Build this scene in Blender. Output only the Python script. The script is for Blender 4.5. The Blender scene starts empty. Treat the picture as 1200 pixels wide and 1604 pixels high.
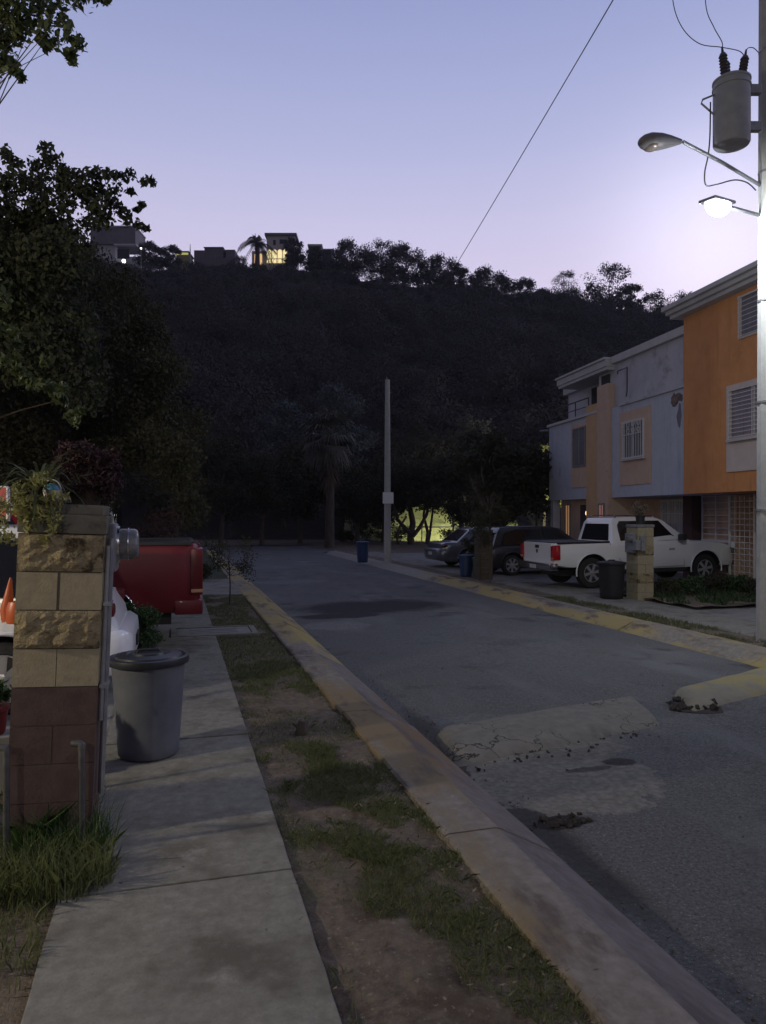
import bpy, bmesh, math, random
import numpy as np
from mathutils import Vector, Matrix
R = math.radians
random.seed(11)
RNG = np.random.default_rng(11)
scene = bpy.context.scene
COL = scene.collection

# ------------------------------------------------------------------ camera
F, CX, HY, CZ = 1158.0, 600.0, 806.0, 1.75
cam_d = bpy.data.cameras.new('camera')
cam_d.sensor_fit = 'VERTICAL'; cam_d.sensor_height = 36.0; cam_d.lens = F/1604*36
cam_d.shift_y = (HY-802)/1604
cam_d.clip_start = 0.05; cam_d.clip_end = 3000
cam = bpy.data.objects.new('camera', cam_d)
cam.location = (0, 0, CZ); cam.rotation_euler = (R(90), 0, 0)
COL.objects.link(cam); scene.camera = cam

# ------------------------------------------------------------------ dusk sky
GLOW_AZ = R(24.5)       # azimuth (from +Y to +X) of the sunset side, set at the lit street lamp
w = bpy.data.worlds.new('World'); scene.world = w; w.use_nodes = True
nt = w.node_tree; nt.nodes.clear()
def nn(t, **k):
    n = nt.nodes.new(t)
    for a, b in k.items(): setattr(n, a, b)
    return n
def mth(op, a, b=None, c=None):
    n = nn('ShaderNodeMath', operation=op)
    for i, v in enumerate((a, b, c)):
        if v is None: continue
        if isinstance(v, (int, float)): n.inputs[i].default_value = v
        else: nt.links.new(v, n.inputs[i])
    return n.outputs[0]
tc = nn('ShaderNodeTexCoord'); nrm = nn('ShaderNodeVectorMath', operation='NORMALIZE')
nt.links.new(tc.outputs['Generated'], nrm.inputs[0])
sep = nn('ShaderNodeSeparateXYZ'); nt.links.new(nrm.outputs[0], sep.inputs[0])
ramp = nn('ShaderNodeValToRGB'); ramp.color_ramp.interpolation = 'B_SPLINE'
def s2l(c):
    return tuple(((x/255)/12.92 if x/255 <= .04045 else ((x/255+.055)/1.055)**2.4) for x in c)
sky_stops = [(0.0, (226, 212, 230)), (0.20, (222, 209, 230)), (0.33, (203, 196, 225)), (0.45, (170, 176, 213)),
             (0.60, (136, 147, 193)), (0.75, (108, 115, 148)), (1.0, (92, 96, 120))]
els = ramp.color_ramp.elements
els[0].position = 0; els[0].color = (*s2l(sky_stops[0][1]), 1)
els[1].position = 1; els[1].color = (*s2l(sky_stops[-1][1]), 1)
for p, c in sky_stops[1:-1]:
    e = els.new(p); e.color = (*s2l(c), 1)
nt.links.new(sep.outputs[2], ramp.inputs[0])
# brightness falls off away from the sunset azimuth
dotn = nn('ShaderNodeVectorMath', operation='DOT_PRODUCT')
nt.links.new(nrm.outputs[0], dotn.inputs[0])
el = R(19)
dotn.inputs[1].default_value = (math.sin(GLOW_AZ)*math.cos(el), math.cos(GLOW_AZ)*math.cos(el), math.sin(el))
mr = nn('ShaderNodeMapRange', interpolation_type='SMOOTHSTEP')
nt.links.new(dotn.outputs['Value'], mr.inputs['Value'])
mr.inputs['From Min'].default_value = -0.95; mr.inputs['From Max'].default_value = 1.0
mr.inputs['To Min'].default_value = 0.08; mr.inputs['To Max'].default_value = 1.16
lamp_bloom = mth('POWER', mth('MAXIMUM', dotn.outputs['Value'], 0.0), 150.0)  # tight lobe painted into the sky for the street lamp's bloom
lamp_bloom = mth('MULTIPLY', lamp_bloom, 0.42)
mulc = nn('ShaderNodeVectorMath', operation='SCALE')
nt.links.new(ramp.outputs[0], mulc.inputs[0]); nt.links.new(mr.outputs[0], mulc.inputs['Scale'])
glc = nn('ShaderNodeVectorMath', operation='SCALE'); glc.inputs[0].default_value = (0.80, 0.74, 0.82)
nt.links.new(lamp_bloom, glc.inputs['Scale'])
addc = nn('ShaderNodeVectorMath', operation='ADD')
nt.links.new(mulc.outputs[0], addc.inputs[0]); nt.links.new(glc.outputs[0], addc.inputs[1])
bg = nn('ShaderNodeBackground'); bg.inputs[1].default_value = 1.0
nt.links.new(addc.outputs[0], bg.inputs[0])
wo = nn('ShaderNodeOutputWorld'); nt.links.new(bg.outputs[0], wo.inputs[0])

vs = scene.view_settings
vs.view_transform = 'Standard'; vs.look = 'None'; vs.exposure = 0.0; vs.gamma = 1.0; vs.use_curve_mapping = False
scene.cycles.use_denoising = True
scene.cycles.max_bounces = 6; scene.cycles.transparent_max_bounces = 6
scene.cycles.sample_clamp_indirect = 3.0

def lamp(name, loc, power, color, radius=0.1, kind='POINT', direction=None, angle=None, size=None):
    d = bpy.data.lights.new(name, kind); d.energy = power; d.color = color
    if kind in ('POINT', 'SPOT'): d.shadow_soft_size = radius
    if kind == 'SPOT': d.spot_size = R(angle); d.spot_blend = 0.6
    if kind == 'AREA': d.size = size
    o = bpy.data.objects.new(name, d); o.location = loc
    if direction: o.rotation_euler = Vector(direction).to_track_quat('-Z', 'Y').to_euler()
    COL.objects.link(o); return o

# ------------------------------------------------------------------ frames and helpers
PHI = R(15.66)                                  # the street runs off to the left of the view axis
DV = Vector((-math.sin(PHI), math.cos(PHI), 0)); NV = Vector((math.cos(PHI), math.sin(PHI), 0))
def st(v, u, z=0.0):                            # street frame -> world
    p = NV*v + DV*u; return Vector((p.x, p.y, z))
def at(px, Y, y=None, z=None):                  # a measured point of the place at depth Y
    if z is None: z = CZ + (HY-y)/F*Y
    return Vector(((px-CX)/F*Y, Y, z))
ZR, ZL = -0.22, -0.17                           # road level, right-hand lot level

class MB:
    """collects shapes; one material slot per face index"""
    def __init__(s): s.v = []; s.f = []; s.m = []
    def face(s, pts, mi=0):
        b = len(s.v); s.v += [tuple(p) for p in pts]; s.f.append(tuple(range(b, b+len(pts)))); s.m.append(mi)
    def box(s, x0, x1, y0, y1, z0, z1, mi=0, M=None):
        P = [Vector(p) for p in ((x0,y0,z0),(x1,y0,z0),(x1,y1,z0),(x0,y1,z0),(x0,y0,z1),(x1,y0,z1),(x1,y1,z1),(x0,y1,z1))]
        if M is not None: P = [M @ p for p in P]
        b = len(s.v); s.v += [tuple(p) for p in P]
        for f in ((0,3,2,1),(4,5,6,7),(0,1,5,4),(1,2,6,5),(2,3,7,6),(3,0,4,7)):
            s.f.append(tuple(b+i for i in f)); s.m.append(mi)
        return s
    def bar(s, a, c, w, h=None, mi=0):
        a = Vector(a); c = Vector(c); d = c-a; L = d.length
        if L < 1e-6: return s
        h = h or w
        M = Matrix.Translation(a) @ d.to_track_quat('Z', 'Y').to_matrix().to_4x4()
        return s.box(-w/2, w/2, -h/2, h/2, 0, L, mi, M)
    def tube(s, pts, rad, n=8, mi=0, cap=True):
        pts = [Vector(p) for p in pts]; k = len(pts)
        if not hasattr(rad, '__len__'): rad = [rad]*k
        b = len(s.v); prev = None
        for i, p in enumerate(pts):
            d = (pts[min(i+1, k-1)]-pts[max(i-1, 0)]).normalized()
            if prev is None:
                up = Vector((0, 0, 1)) if abs(d.z) < .9 else Vector((1, 0, 0))
                a = d.cross(up).normalized()
            else:
                a = (prev - d*prev.dot(d)).normalized()
            prev = a; c = d.cross(a)
            for j in range(n):
                t = 2*math.pi*j/n; s.v.append(tuple(p + (a*math.cos(t)+c*math.sin(t))*rad[i]))
        for i in range(k-1):
            for j in range(n):
                j2 = (j+1) % n
                s.f.append((b+i*n+j, b+i*n+j2, b+(i+1)*n+j2, b+(i+1)*n+j)); s.m.append(mi)
        if cap:
            s.f.append(tuple(b+j for j in range(n))[::-1]); s.m.append(mi)
            s.f.append(tuple(b+(k-1)*n+j for j in range(n))); s.m.append(mi)
        return s
    def lathe(s, prof, n=24, c=(0,0,0), mi=0, M=None):
        b = len(s.v); c = Vector(c)
        for r, z in prof:
            for j in range(n):
                t = 2*math.pi*j/n; p = Vector((r*math.cos(t), r*math.sin(t), z))
                if M is not None: p = M @ p
                s.v.append(tuple(p + c))
        for i in range(len(prof)-1):
            for j in range(n):
                j2 = (j+1) % n
                s.f.append((b+i*n+j, b+i*n+j2, b+(i+1)*n+j2, b+(i+1)*n+j)); s.m.append(mi)
        s.f.append(tuple(b+j for j in range(n))[::-1]); s.m.append(mi)
        s.f.append(tuple(b+(len(prof)-1)*n+j for j in range(n))); s.m.append(mi)
        return s
    def prism(s, poly, a, b_, axis='y', mi=0, M=None):
        """poly in the plane across the axis, from a to b_ along it"""
        def P(q, t):
            p = Vector((q[0], t, q[1])) if axis == 'y' else (Vector((t, q[0], q[1])) if axis == 'x' else Vector((q[0], q[1], t)))
            return M @ p if M is not None else p
        n = len(poly); b = len(s.v)
        s.v += [tuple(P(q, a)) for q in poly] + [tuple(P(q, b_)) for q in poly]
        s.f.append(tuple(range(b, b+n))); s.m.append(mi)
        s.f.append(tuple(range(b+2*n-1, b+n-1, -1))); s.m.append(mi)
        for i in range(n):
            j = (i+1) % n; s.f.append((b+j, b+i, b+n+i, b+n+j)); s.m.append(mi)
        return s
    def build(s, name, mats, parent=None, smooth=None, loc=None, rot=None, bevel=None, fix=True):
        me = bpy.data.meshes.new(name); me.from_pydata(s.v, [], s.f)
        mats = mats if isinstance(mats, (list, tuple)) else [mats]
        for m in mats: me.materials.append(m)
        me.polygons.foreach_set('material_index', s.m)
        if fix:
            bm = bmesh.new(); bm.from_mesh(me); bmesh.ops.recalc_face_normals(bm, faces=bm.faces)
            if bevel:
                bmesh.ops.remove_doubles(bm, verts=bm.verts, dist=1e-5)
                es = [e for e in bm.edges if len(e.link_faces) == 2 and e.calc_face_angle(0) > .5]
                bmesh.ops.bevel(bm, geom=es, offset=bevel, segments=2, profile=.6, affect='EDGES', clamp_overlap=True)
            bm.to_mesh(me); bm.free()
        if smooth:
            me.polygons.foreach_set('use_smooth', [True]*len(me.polygons)); me.set_sharp_from_angle(angle=R(smooth))
        o = bpy.data.objects.new(name, me); COL.objects.link(o)
        if loc is not None: o.location = loc
        if rot is not None: o.rotation_euler = rot
        if parent is not None: o.parent = parent
        return o

def tag(o, label, cat, group=None):
    o['label'] = label; o['category'] = cat
    if group: o['group'] = group
    return o
def thing(name, label, cat, loc=(0,0,0), rz=0.0, group=None):
    o = bpy.data.objects.new(name, None); COL.objects.link(o)
    o.location = loc; o.rotation_euler = (0, 0, rz); o.empty_display_size = .2
    return tag(o, label, cat, group)
def struct(o, kind='structure'): o['kind'] = kind; return o
def copy_thing(r, loc, rz=0.0, sc=1.0, label=None):
    c = r.copy(); COL.objects.link(c); c.location = loc; c.rotation_euler = (0, 0, rz); c.scale = (sc, sc, sc)
    if label: c['label'] = label
    for ch in r.children:
        d = ch.copy(); COL.objects.link(d); d.parent = c
        for g in ch.children:
            e = g.copy(); COL.objects.link(e); e.parent = d
    return c

# ------------------------------------------------------------------ materials
MATS = {}
def mat(name, col, rough=.6, metal=0.0, col2=None, scale=3.0, bump=0.0, bscale=None, emit=None, spec=None, detail=6, lo=.35, hi=.65, coat=0.0, translucent=0.0, island=False, bdist=.02, stretch=None):
    if name in MATS: return MATS[name]
    m = bpy.data.materials.new(name); m.use_nodes = True
    t = m.node_tree; b = t.nodes['Principled BSDF']
    b.inputs['Base Color'].default_value = (*col, 1); b.inputs['Roughness'].default_value = rough
    b.inputs['Metallic'].default_value = metal
    if spec is not None: b.inputs['Specular IOR Level'].default_value = spec
    if coat: b.inputs['Coat Weight'].default_value = coat; b.inputs['Coat Roughness'].default_value = .08
    tco = t.nodes.new('ShaderNodeTexCoord'); src = tco.outputs['Object']
    if stretch:
        mp = t.nodes.new('ShaderNodeMapping'); mp.inputs['Scale'].default_value = stretch
        t.links.new(src, mp.inputs[0]); src = mp.outputs[0]
    if col2 is not None:
        rp = t.nodes.new('ShaderNodeValToRGB'); e = rp.color_ramp.elements
        e[0].position = lo; e[0].color = (*col, 1); e[1].position = hi; e[1].color = (*col2, 1)
        if island:
            g = t.nodes.new('ShaderNodeNewGeometry'); t.links.new(g.outputs['Random Per Island'], rp.inputs[0])
        else:
            nz = t.nodes.new('ShaderNodeTexNoise'); nz.inputs['Scale'].default_value = scale; nz.inputs['Detail'].default_value = detail
            nz.inputs['Roughness'].default_value = .62
            t.links.new(src, nz.inputs['Vector']); t.links.new(nz.outputs['Fac'], rp.inputs[0])
        t.links.new(rp.outputs[0], b.inputs['Base Color'])
    if bump:
        nb = t.nodes.new('ShaderNodeTexNoise'); nb.inputs['Scale'].default_value = bscale or scale*6; nb.inputs['Detail'].default_value = 5
        t.links.new(src, nb.inputs['Vector'])
        bp = t.nodes.new('ShaderNodeBump'); bp.inputs['Strength'].default_value = bump; bp.inputs['Distance'].default_value = bdist
        t.links.new(nb.outputs['Fac'], bp.inputs['Height']); t.links.new(bp.outputs[0], b.inputs['Normal'])
    if emit:
        b.inputs['Emission Color'].default_value = (*emit[0], 1); b.inputs['Emission Strength'].default_value = emit[1]
    if translucent:
        tr = t.nodes.new('ShaderNodeBsdfTranslucent'); tr.inputs[0].default_value = (*[min(1, c*1.6) for c in (col2 or col)], 1)
        mx = t.nodes.new('ShaderNodeMixShader'); mx.inputs[0].default_value = translucent
        out = t.nodes['Material Output']
        t.links.new(b.outputs[0], mx.inputs[1]); t.links.new(tr.outputs[0], mx.inputs[2]); t.links.new(mx.outputs[0], out.inputs[0])
    MATS[name] = m; return m

def layered(name, base, layers, rough=.9, bumps=((40, .4, .01),), frame='Object'):
    """base=(c1,c2,scale); layers=[(colour, noise scale, lo, hi, detail, stretch)] laid over one another"""
    m = bpy.data.materials.new(name); m.use_nodes = True; t = m.node_tree; b = t.nodes['Principled BSDF']
    b.inputs['Roughness'].default_value = rough; b.inputs['Specular IOR Level'].default_value = .3
    tco = t.nodes.new('ShaderNodeTexCoord'); src = tco.outputs[frame]
    def noise(sc, det, off=0.0, stretch=(1,1,1)):
        mp = t.nodes.new('ShaderNodeMapping'); mp.inputs['Location'].default_value = (off, off*.7, off*.3); mp.inputs['Scale'].default_value = stretch
        t.links.new(src, mp.inputs[0])
        z = t.nodes.new('ShaderNodeTexNoise'); z.inputs['Scale'].default_value = sc; z.inputs['Detail'].default_value = det; z.inputs['Roughness'].default_value = .65
        t.links.new(mp.outputs[0], z.inputs['Vector']); return z.outputs['Fac']
    rp = t.nodes.new('ShaderNodeValToRGB'); e = rp.color_ramp.elements
    e[0].position = .3; e[0].color = (*base[0], 1); e[1].position = .7; e[1].color = (*base[1], 1)
    t.links.new(noise(base[2], 8), rp.inputs[0]); cur = rp.outputs[0]
    for i, (c, sc, lo, hi, det, stretch) in enumerate(layers):
        mr_ = t.nodes.new('ShaderNodeMapRange'); mr_.interpolation_type = 'SMOOTHSTEP'
        mr_.inputs['From Min'].default_value = lo; mr_.inputs['From Max'].default_value = hi
        t.links.new(noise(sc, det, 7.3*(i+1), stretch or (1,1,1)), mr_.inputs['Value'])
        mx = t.nodes.new('ShaderNodeMix'); mx.data_type = 'RGBA'
        t.links.new(mr_.outputs[0], mx.inputs[0]); t.links.new(cur, mx.inputs[6]); mx.inputs[7].default_value = (*c, 1)
        cur = mx.outputs[2]
    t.links.new(cur, b.inputs['Base Color'])
    prev = None
    for sc, stg, dist in bumps:
        bp = t.nodes.new('ShaderNodeBump'); bp.inputs['Strength'].default_value = stg; bp.inputs['Distance'].default_value = dist
        t.links.new(noise(sc, 6, 3.1), bp.inputs['Height'])
        if prev: t.links.new(prev, bp.inputs['Normal'])
        prev = bp.outputs[0]
    t.links.new(prev, b.inputs['Normal'])
    MATS[name] = m; return m

asphalt = layered('asphalt', ((.060,.060,.060), (.175,.175,.172), 42), [
    ((.165,.167,.165), .55, .48, .70, 5, (1.6,.5,1)), ((.062,.060,.058), 1.3, .54, .70, 6, None), ((.30,.30,.29), 75, .63, .70, 2, None), ((.035,.033,.031), 60, .62, .70, 3, None)],
    bumps=((120, .9, .008), (28, .5, .010), (7, .25, .02)))
def add_blob(m, c, rad, col, soft=.25, wob=.35, wscale=1.6, alpha=1.0, seed=0.0):
    """a repair, stain or hole of its own shape in the road, in street coordinates (v, u)"""
    t = m.node_tree; b = t.nodes['Principled BSDF']; src = b.inputs['Base Color'].links[0].from_socket
    tco = t.nodes.new('ShaderNodeTexCoord'); nz = t.nodes.new('ShaderNodeTexNoise'); nz.inputs['Scale'].default_value = wscale; nz.inputs['Detail'].default_value = 7
    nz.inputs['Roughness'].default_value = .65
    t.links.new(tco.outputs['Object'], nz.inputs['Vector'])
    mp = t.nodes.new('ShaderNodeVectorMath'); mp.operation = 'SUBTRACT'; t.links.new(tco.outputs['Object'], mp.inputs[0]); mp.inputs[1].default_value = (c[0], c[1], 0)
    dv = t.nodes.new('ShaderNodeVectorMath'); dv.operation = 'MULTIPLY'; t.links.new(mp.outputs[0], dv.inputs[0]); dv.inputs[1].default_value = (1/rad[0], 1/rad[1], 0)
    ln = t.nodes.new('ShaderNodeVectorMath'); ln.operation = 'LENGTH'; t.links.new(dv.outputs[0], ln.inputs[0])
    ma = t.nodes.new('ShaderNodeMath'); ma.operation = 'MULTIPLY_ADD'; t.links.new(nz.outputs['Fac'], ma.inputs[0]); ma.inputs[1].default_value = wob*3; t.links.new(ln.outputs['Value'], ma.inputs[2])
    mr_ = t.nodes.new('ShaderNodeMapRange'); mr_.interpolation_type = 'SMOOTHSTEP'; e = 1+wob*1.5
    mr_.inputs['From Min'].default_value = e-soft/2; mr_.inputs['From Max'].default_value = e+soft/2; mr_.inputs['To Min'].default_value = alpha; mr_.inputs['To Max'].default_value = 0
    t.links.new(ma.outputs[0], mr_.inputs['Value'])
    mx = t.nodes.new('ShaderNodeMix'); mx.data_type = 'RGBA'; t.links.new(mr_.outputs[0], mx.inputs[0]); t.links.new(src, mx.inputs[6])
    n2 = t.nodes.new('ShaderNodeTexNoise'); n2.inputs['Scale'].default_value = 22; n2.inputs['Detail'].default_value = 6; t.links.new(tco.outputs['Object'], n2.inputs['Vector'])
    rp = t.nodes.new('ShaderNodeValToRGB'); rp.color_ramp.elements[0].position = .35; rp.color_ramp.elements[1].position = .68
    rp.color_ramp.elements[0].color = (*[x*.70 for x in col], 1); rp.color_ramp.elements[1].color = (*[x*1.15 for x in col], 1)
    t.links.new(n2.outputs['Fac'], rp.inputs[0]); t.links.new(rp.outputs[0], mx.inputs[7])
    t.links.new(mx.outputs[2], b.inputs['Base Color'])
add_blob(asphalt, (4.0,15.2), (1.6,1.0), (.030,.030,.032), .5, .45, 1.0)
add_blob(asphalt, (3.1,14.0), (.9,.35), (.032,.032,.034), .4, .4, 1.6)
add_blob(asphalt, (2.75,12.8), (.62,.5), (.20,.20,.20), .25, .4, 1.7, .9)
add_blob(asphalt, (3.2,21.5), (1.1,.6), (.19,.19,.19), .4, .4, 1.3, .8)
add_blob(asphalt, (3.3,27.5), (1.0,.9), (.17,.17,.17), .6, .4, 1.3, .6)
add_blob(asphalt, (2.70,6.55), (.50,.22), (.17,.17,.17), .4, .45, 2.2, .7)
add_blob(asphalt, (4.6,10.5), (1.6,2.4), (.145,.145,.145), 1.0, .5, .7, .6)
add_blob(asphalt, (2.22,5.0), (.16,1.9), (.05,.045,.04), .8, .5, 2.0, .8)
add_blob(asphalt, (2.78,4.94), (.72,.66), (.21,.20,.175), .05, .42, 2.4)
add_blob(asphalt, (3.15,5.55), (.55,.32), (.185,.175,.15), .08, .42, 2.4)
add_blob(asphalt, (3.05,5.05), (.22,.05), (.085,.08,.072), .2, .5, 7)
add_blob(asphalt, (3.38,5.14), (.13,.09), (.045,.04,.038), .35, .4, 6)
add_blob(asphalt, (2.36,4.24), (.20,.10), (.035,.028,.024), .2, .5, 8)
add_blob(asphalt, (4.2,3.9), (.5,.2), (.05,.048,.048), .6, .4, 3, .8)
concrete_walk = layered('concrete_walk', ((.165,.158,.135), (.27,.26,.225), 14), [
    ((.12,.11,.09), 2.2, .46, .68, 9, None), ((.29,.28,.25), 4.0, .60, .76, 9, None), ((.075,.065,.055), 9, .70, .76, 3, None), ((.17,.16,.14), 38, .55, .75, 6, None)],
    bumps=((100, .6, .005), (14, .35, .012)))
concrete_lot = layered('concrete_lot', ((.19,.185,.18), (.27,.265,.255), 4), [
    ((.12,.115,.11), 1.1, .5, .7, 6, None)], bumps=((110, .3, .004),))
concrete_raw = layered('concrete_raw', ((.27,.265,.25), (.36,.35,.33), 8), [
    ((.15,.145,.135), 2.4, .54, .70, 8, None), ((.42,.37,.17), 1.3, .56, .72, 4, None)], bumps=((70, .5, .008), (10, .4, .02)))
concrete_pole = layered('concrete_pole', ((.36,.36,.35), (.46,.46,.45), 9), [((.24,.24,.23), 4, .56, .74, 5, (1,1,.3))], bumps=((90, .35, .004),), rough=.8)
dirt_m = layered('dirt', ((.11,.085,.062), (.215,.175,.135), 16), [
    ((.085,.062,.046), 2.2, .5, .66, 7, None), ((.27,.235,.19), 34, .58, .70, 5, None), ((.10,.105,.05), 1.3, .55, .70, 5, None)],
    bumps=((60, .8, .02), (8, .6, .05)))
lawn_m = layered('lawn_soil', ((.035,.045,.018), (.06,.065,.03), 12), [((.10,.085,.06), 1.6, .55, .7, 5, None)], bumps=((50, .8, .03),))
hill_m = layered('hill_soil', ((.030,.028,.020), (.055,.048,.034), .3), [], bumps=((2, .8, .3),))

def kerb_mat(name, yellow, amount, patch=.5):
    """concrete with worn yellow paint: more of it where 'amount' is high"""
    return layered(name, ((.17,.15,.125), (.28,.25,.215), 12), [
        (yellow, .9, amount, amount+.10, 7, (1.0,.35,1)), ((.12,.095,.08), 2.6, .50, .66, 8, (1.3,.5,1)),
        ((.29,.27,.24), 7, .64, .72, 5, None)], bumps=((90, .4, .005), (7, .3, .015)))
kerb_near = kerb_mat('kerb_worn_paint', (.215,.165,.095), .46)
kerb_far = kerb_mat('kerb_yellow_paint', (.33,.262,.115), .42)
kerb_out = layered('kerb_outer', ((.145,.125,.115), (.23,.20,.185), 11), [((.20,.135,.075), .9, .52, .62, 7, (1,.4,1)), ((.12,.10,.095), 2.1, .50, .66, 7, (1,.5,1))], bumps=((90,.4,.005),(7,.3,.015)))

M = dict(
    white_paint=mat('white_paint', (.80,.81,.83), .30, coat=.6),
    red_paint=mat('red_paint', (.15,.006,.010), .45, coat=.2),
    grey_paint=mat('grey_blue_paint', (.10,.11,.14), .28, metal=.3, coat=.6),
    dark_paint=mat('dark_paint', (.022,.022,.026), .35, coat=.6),
    glass=mat('tinted_glass', (.010,.011,.013), .06, spec=.6),
    tyre=mat('tyre_rubber', (.022,.022,.023), .85, bump=.3, bscale=60),
    rim=mat('alloy_rim', (.50,.50,.52), .35, metal=.7),
    black=mat('black_plastic', (.022,.022,.024), .5, bump=.1, bscale=80),
    chrome=mat('chrome', (.60,.60,.62), .18, metal=1.0),
    redlight=mat('red_lens', (.42,.010,.014), .15, coat=.8),
    orangelight=mat('orange_lens', (.55,.30,.16), .2),
    plate=mat('plate_white', (.62,.63,.60), .5, col2=(.35,.38,.36), scale=30),
    steel=mat('galvanised_steel', (.36,.37,.38), .45, metal=.6, col2=(.26,.27,.28), scale=9),
    white_steel=mat('white_steel', (.62,.62,.64), .5),
    bark=mat('bark', (.065,.050,.038), .95, col2=(.11,.09,.07), scale=6, bump=.8, bscale=14, stretch=(1,1,.3)),
    leaf_near=mat('leaf_near', (.016,.022,.010), .75, col2=(.038,.046,.018), lo=0, hi=1, island=True, translucent=.25),
    leaf_mid=mat('leaf_mid', (.022,.025,.011), .85, col2=(.048,.046,.021), lo=0, hi=1, island=True, translucent=.15),
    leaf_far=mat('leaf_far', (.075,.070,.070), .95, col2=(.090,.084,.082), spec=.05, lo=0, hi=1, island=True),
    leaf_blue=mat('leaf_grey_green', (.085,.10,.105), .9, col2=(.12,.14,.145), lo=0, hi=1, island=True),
    leaf_red=mat('leaf_dark_red', (.020,.008,.010), .8, col2=(.045,.014,.018), lo=0, hi=1, island=True, translucent=.1),
    leaf_yellow=mat('leaf_yellow_green', (.13,.14,.035), .5, col2=(.24,.24,.09), lo=0, hi=1, island=True, translucent=.3),
    leaf_bush=mat('leaf_bush', (.022,.050,.014), .5, col2=(.050,.095,.026), lo=0, hi=1, island=True, translucent=.2),
    leaf_dry=mat('leaf_dry', (.10,.075,.05), .8, col2=(.24,.19,.13), lo=0, hi=1, island=True),
    grass=mat('grass_blades', (.050,.070,.020), .6, col2=(.145,.165,.065), lo=0, hi=1, island=True, translucent=.25),
    frond=mat('palm_frond', (.050,.055,.038), .7, col2=(.11,.112,.085), lo=0, hi=1, island=True),
)

# ------------------------------------------------------------------ leaf meshes
def leaf_mesh(name, centres, radii, counts, size, aspect=2.2, shell=.55, seed=0, flat=0.0, squash=.85, jitter=.35, align=0.0):
    """many small leaf-sized faces scattered through the volume of several clumps"""
    rg = np.random.default_rng(seed); P = []; S = []
    for (c, r, n) in zip(centres, radii, counts):
        d = rg.normal(size=(n, 3)); d /= np.linalg.norm(d, axis=1)[:, None]
        rr = r*(shell + (1-shell)*rg.random(n)**.6)[:, None]*(1 + jitter*(rg.random((n, 1))-.5))
        q = d*rr; q[:, 2] *= squash
        P.append(np.array(c)[None, :] + q); S.append(d)
    P = np.concatenate(P); D_ = np.concatenate(S); n = len(P)
    a = rg.normal(size=(n, 3)); a[:, 2] = a[:, 2]*(1-flat) - .25; a /= np.linalg.norm(a, axis=1)[:, None]
    if align:
        D_ = D_ + rg.normal(size=(n, 3))*(1-align); D_ /= np.linalg.norm(D_, axis=1)[:, None]
        a -= D_*np.sum(a*D_, axis=1)[:, None]; a /= np.linalg.norm(a, axis=1)[:, None]
    b = np.cross(D_, a) if align else rg.normal(size=(n, 3)); b -= a*np.sum(a*b, axis=1)[:, None]; b /= np.linalg.norm(b, axis=1)[:, None]
    L = (size*(.6+.8*rg.random(n)))[:, None]; W = L/aspect
    V = np.stack([P - a*L*.5, P + b*W*.5 - a*L*.05, P + a*L*.5, P - b*W*.5 - a*L*.05], axis=1).reshape(-1, 3)
    return quads(name, V, n)
def quads(name, V, n, k=4):
    me = bpy.data.meshes.new(name)
    me.vertices.add(n*k); me.vertices.foreach_set('co', np.ascontiguousarray(V, dtype=np.float32).ravel())
    me.loops.add(n*k); me.loops.foreach_set('vertex_index', np.arange(n*k, dtype=np.int32))
    me.polygons.add(n); me.polygons.foreach_set('loop_start', np.arange(0, n*k, k, dtype=np.int32))
    me.update(calc_edges=True); me.validate()
    return me
def mesh_obj(name, me, m, parent=None, loc=(0,0,0)):
    if not me.materials: me.materials.append(m)
    o = bpy.data.objects.new(name, me); COL.objects.link(o); o.location = loc
    if parent is not None: o.parent = parent
    return o
def branchy(mb, base, targets, r0, seed=0, fork=None, twigs=True, limb=1.0):
    """tapered trunk from base, a limb to every target"""
    rg = random.Random(seed); base = Vector(base); fork = Vector(fork) if fork else base + Vector((0, 0, (sum(t[2] for t in targets)/len(targets)-base.z)*.45))
    mid = base.lerp(fork, .5) + Vector((rg.uniform(-.1,.1)*r0*5, rg.uniform(-.1,.1)*r0*5, 0))
    mb.tube([base - Vector((0,0,.15)), base + Vector((0,0,.1)), mid, fork], [r0*1.45, r0*1.1, r0*.9, r0*.75], 9)
    for t in targets:
        t = Vector(t); d = t-fork; L = d.length
        p1 = fork + d*.33 + Vector((rg.uniform(-1,1), rg.uniform(-1,1), rg.uniform(0,1)))*L*.09
        p2 = fork + d*.68 + Vector((rg.uniform(-1,1), rg.uniform(-1,1), rg.uniform(-.5,1)))*L*.07
        mb.tube([fork, p1, p2, t], [r0*.55*limb, r0*.38*limb, r0*.22*limb, r0*.05*limb], 6)
        for k in range(3 if twigs else 0):
            q = p2.lerp(t, rg.random()); e = q + Vector((rg.uniform(-1,1), rg.uniform(-1,1), rg.uniform(-.3,.9)))*L*.28
            mb.tube([q, q.lerp(e,.5)+Vector((0,0,L*.03)), e], [r0*.14, r0*.09, r0*.04], 5)

# ------------------------------------------------------------------ ground
def sheet(name, poly, z, m, kind='structure', local=True):
    mb = MB(); mb.face([(p[0], p[1], z) for p in poly]); o = mb.build(name, m)
    if local: o.rotation_euler = (0, 0, PHI)
    o['kind'] = kind; return o
base = sheet('ground', [(-410,-200),(410,-200),(410,500),(-410,500)], -.34, dirt_m, local=False)

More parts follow.
